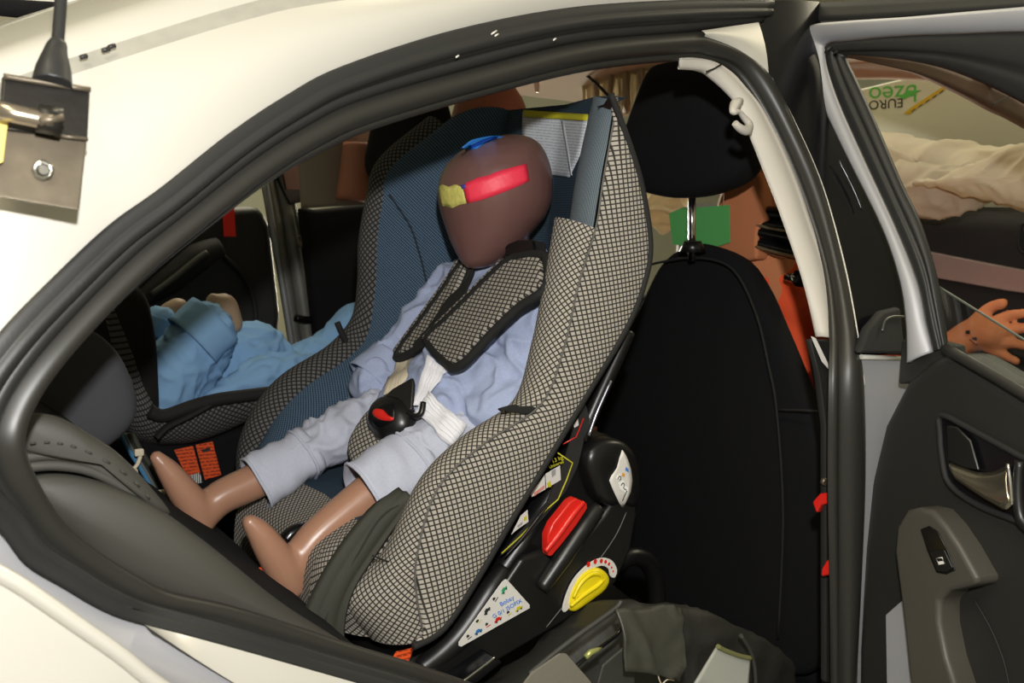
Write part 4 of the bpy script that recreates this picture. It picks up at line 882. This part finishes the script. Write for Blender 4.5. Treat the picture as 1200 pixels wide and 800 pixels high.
cloth('inner_fold', [(745,215),(770,205),(800,220),(800,250),(784,262),(775,268),(758,262),(745,262)], 1.75, .05, ab, a=.02, s=.07)
ca = thing('curtain_airbag', (1.35, .8, 1.4), 'cream curtain airbag hanging in loose folds from the roof beside the headrest', 'airbag')
CA = []
for j in range(60):
    x = lerp(684, 790, j/59); CA.append([onX(x, y, 1.42+.022*math.sin(j*.62)+.012*math.sin(j*1.31)) for y in (66, 80, 95, 108, 120, 132)])
crumple(grid('airbag_curtain', CA, AIRB, ca, t=.006), .008, .05)
tube('curtain_hem', LX([(676,78),(692,92),(704,103),(716,116)], 1.36), .0035, DARK, ca, per=4)
bp = Vector((2.02, .62, 1.36)); bn = Vector((-.85, -.25, -.40)).normalized()
def bl(l, off=0): return [onP(a, b, bp+bn*off, bn) for a, b in l]
ban = plate('windscreen_banner', bl([(960,112),(1010,105),(1084,87),(1140,80),(1340,100),(1340,260),(960,260)]), -bn*.01, BANNER, None, .003)
tag(ban, 'white printed sheet lying behind the windscreen, with green print and yellow tape edge', 'banner')
ty = bl([(1059,133),(1066,127),(1112,97),(1114,99.5),(1070,130),(1066,134)], .001)
tp_ = plate('yellow_edge_tape', ty, bn*.001, mat('yellow_edge', (.75, .50, .04), .6), ban)
for k in range(6):
    x = 1068+k*8.2; y = 129-k*5.4
    plate('tape_dash', bl([(x,y+1.2),(x+4.6,y-2.0),(x+4.9,y-.9),(x+.4,y+2.2)], .0022), bn*.0005, BLACKP, ban)
tx = bl([(1055,120),(1030,121.5)]); tyv = bl([(1040,124.5),(1041.5,116)])
text('banner_lettering', 'EURO', .030, bl([(1038,121.3)], .001)[0], bl([(1048,120.6)])[0]*0 + (bl([(1025,122.4)])[0]-bl([(1052,120.2)])[0]), bl([(1038,126)])[0]-bl([(1038,116)])[0], BLACKP, ban)
text('banner_lettering', 'bzeo', .056, bl([(1046,109.5)], .001)[0], bl([(1020,110.5)])[0]-bl([(1075,107.5)])[0], bl([(1046,116)])[0]-bl([(1046,102)])[0], GREENP, ban)
plate('green_corner', bl([(1062,106),(1080,105.5),(1060,116),(1055,114)], .001), bn*.0006, GREENP, ban)

# ------------------------------------------------------------------ things around the seat foot
bag = thing('nylon_bag', (.78, .18, .5), 'black nylon bag with zip and grey patch lying below the yellow dial', 'bag')
bo = pillow('bag_body', LY([(560,840),(600,806),(640,776),(672,748),(700,722),(728,704),(760,706),(800,712),(850,730),(890,750),(918,772),(925,800),(930,860),(740,880),(600,880)], .15), (0, -1, .35), .045, .16, BAG, bag, n=100, k=16, e=2.6)
crumple(bo, .008, .07)
tube('bag_front_flap_edge', LY([(620,790),(650,765),(676,745),(700,728),(722,712),(728,704)], .06), .0028, mat('bag_piping', (.035, .035, .03), .6), bag, per=5, nv=8)
tube('zip', LY([(660,800),(675,781),(690,768),(712,752),(724,742),(732,728)], .062), .0022, GLOSS, bag, per=4, nv=8)
zp = tube('zip_pull', LY([(686,770),(692,764),(700,761),(705,759)], .045), [.003, .0035, .0025, .001], mat('olive_brass', (.35, .36, .12), .4, .5), bag, nv=8)
crumple(plate('grey_patch', LY([(590,830),(622,788),(655,765),(662,765),(690,797),(700,830)], .052), Vector((0, -.003, 0)), GREYP, bag), .0, .05)
plate('bag_lower_pocket', LY([(690,830),(704,778),(735,752),(742,790),(740,830)], .056), Vector((0, -.004, 0)), mat('bag_pocket', (.03, .03, .024), .6, bump=.2), bag, .002)
sf = band('hanging_flap', LY([(717,714),(750,712),(775,708),(796,712)], .05), LY([(728,786),(745,787),(770,790),(792,798)], .03), mat('flap_nylon', (.040, .040, .031), .5, bump=.25, bscale=150), bag, per=10, nv=14, prof=lambda s: .012*math.sin(2.2*s+.3), t=.003)
crumple(sf, .006, .05)
tube('flap_thread', LY([(771,790),(773,797),(776,801),(782,796),(790,797)], .028), .0008, WEBC, bag, per=4, nv=5)
pk = band('light_pocket', LY([(841,757),(860,764),(880,772)], .08), LY([(815,800),(850,815),(876,822)], .06), mat('pale_grey_lining', (.36, .37, .33), .6), bag, per=6, nv=6, t=.003)
tube('pocket_hem', LY([(841,757),(850,762),(866,768),(880,771)], .078), .003, mat('olive_hem', (.16, .16, .06), .6), bag, per=4, nv=8)
tube('bag_strap_edge', LY([(868,744),(878,760),(884,780),(886,810)], .085), .0028, MATS['bag_piping'], bag, per=4, nv=8)
ch_ = tag(tube('bent_hose', LY([(716,664),(738,652),(756,656),(766,672),(770,695),(770,720)], .26), .013, PLAST, None, per=6, nv=14), 'bent black plastic hoop standing behind the yellow dial', 'handle')
lb = tag(plate('dark_floor_rail', LY([(486,830),(520,812),(560,784),(580,770),(590,776),(560,800),(520,835)], .17), Vector((0, .03, 0)), GLOSS, None, .003), 'glossy black rail with a bright edge under the child seat base', 'rail')
tube('rail_edge', LY([(540,800),(560,785),(580,770)], .167), .0016, CHROME, lb, per=3, nv=6)
for q, l in (([(951,588),(960,578),(972,577),(972,590),(962,592),(956,602)], 'upper red plastic belt tab beside the middle pillar'), ([(962,666),(968,656),(980,656),(980,672),(961,676)], 'lower red plastic belt tab beside the middle pillar')):
    t_ = tag(plate('belt_tab', LX(q, 1.02), XU*.012, RED, None, .003), l, 'belt tab', 'red belt tabs')
tube('tab_bolt', LX([(964,563),(968,565)], 1.02), .005, STEEL, bench)
# ------------------------------------------------------------------ metal bracket with rod, on the rear flank
bk_ = thing('lamp_bracket', onB(50, 165, -.05), 'worn dark metal angle bracket with hex bolt and upright rod, upper left', 'bracket')
def K(l, off): return [onB(a, b, off) for a, b in l]
plate('lower_plate', K([(-14,150),(102,163),(93,247),(-20,228)], -.055), Vector((0, .006, 0)), STEEL, bk_, .0015)
up_ = K([(4,88),(106,104),(103,163),(-2,151)], -.058)
plate('upper_plate', up_, Vector((0, .01, 0)), mat('dark_steel', (.03, .028, .025), .4, .6, bump=.3, bscale=80), bk_, .0015)
tube('fold_edge', K([(64,158),(103,163.5)], -.059), .0014, STEEL, bk_)
tube('upper_rim', K([(4,89),(40,95),(106,105)], -.061), .002, STEEL, bk_, per=3)
tube('hex_bolt', K([(-4,128),(20,134),(45,139),(62,142)], -.078), [.006, .006, .006, .006], mat('bolt_steel', (.42, .36, .28), .3, .9), bk_, nv=6)
tube('hex_nut', K([(44,138),(72,144)], -.074), .0095, MATS['dark_steel'], bk_, nv=6)
tube('nut_face', K([(46,142),(74,138)], -.082), [.003, .003], STEEL, bk_, nv=6)
rv = onB(50, 199, -.06); tube('rivet', [rv, rv+Vector((0, -.004, 0))], [.004, .003], CHROME, bk_, nv=12); tube('rivet_ring', [rv+Vector((  .0055*math.cos(a*.785), -.001, .0055*math.sin(a*.785))) for a in range(8)], .0016, CHROME, bk_, closed=True, nv=6)
tube('rod_boot', K([(61,100),(63,80),(65,62),(68,50)], -.06), [.0135, .0115, .008, .006], RUBBER, bk_, per=4)
tube('rod', K([(67,55),(70,20),(74,-40)], -.06), .0042, DARK, bk_, per=3)
plate('yellow_sticker', K([(-6,140),(10,142),(4,190),(-10,195)], -.063), Vector((0, .002, 0)), mat('yellow_plastic_edge', (.65, .5, .15), .5), bk_, .001)
# things lying on the roof and rear window, beyond the roof edge
rw = thing('rear_window_frame', onY(20, 50, .5), 'silver edge of the rear window with dark glass, top left corner', 'window')
plate('rear_glass', LY([(-60,50),(0,40),(58,52),(30,66),(-20,82),(-60,95)], .52), Vector((0, .01, 0)), GLOSS, rw, .002)
tube('window_trim', LY([(-60,24),(0,38),(40,49),(66,54)], .50), .010, CHROME, rw, per=4)
plate('rear_panel', LY([(-60,-30),(240,-30),(240,8),(150,24),(80,52),(0,34),(-60,20)], .62), Vector((0, .02, 0)), PAINT, rw, .002)
tag(tube('roof_cable', LY([(138,19),(165,12),(205,6),(260,-6),(320,-25)], .50), .012, RUBBER, None, per=5), 'thick black cable with small white print lying across the roof', 'cable')
cbo = bpy.data.objects['roof_cable']
text('cable_print', 'IIII III IIII', .009, onY(197, 5, .484), onY(210, 3, .484)-onY(185, 7, .484), UPV, WHITE, cbo)
tag(tube('dark_roof_hose', LY([(-30,4),(20,10),(66,13)], .52), .010, BLACKF, None, per=4), 'short dark hose end at the top left corner behind the rod', 'hose')
ps = band('plastic_sheet', LY([(78,-10),(100,-6),(146,-8)], .45), LY([(82,42),(110,36),(141,22)], .45), mat('clear_white_sheet', (.62, .62, .60), .35), None, per=8, nv=10, t=.002)
crumple(ps, .012, .06); tag(ps, 'crumpled white plastic sheet taped at the roof edge beside the cable', 'sheet')
for x, y in ((98,66),(131,54),(124,58)): tube('sealer_crumb', [onB(x-4, y+1.5, -.002), onB(x+4, y-1, -.002)], .0018, RUBBER, car, nv=6)
for x, y, s in ((579,38,5),(650,46,2.5),(536,66,2.5),(582,41,3)): tube('paint_fleck', [onB(x-s*.6, y+s*.4, -.010), onB(x+s*.6, y-s*.4, -.010)], .0009, WHITE, car, nv=6)
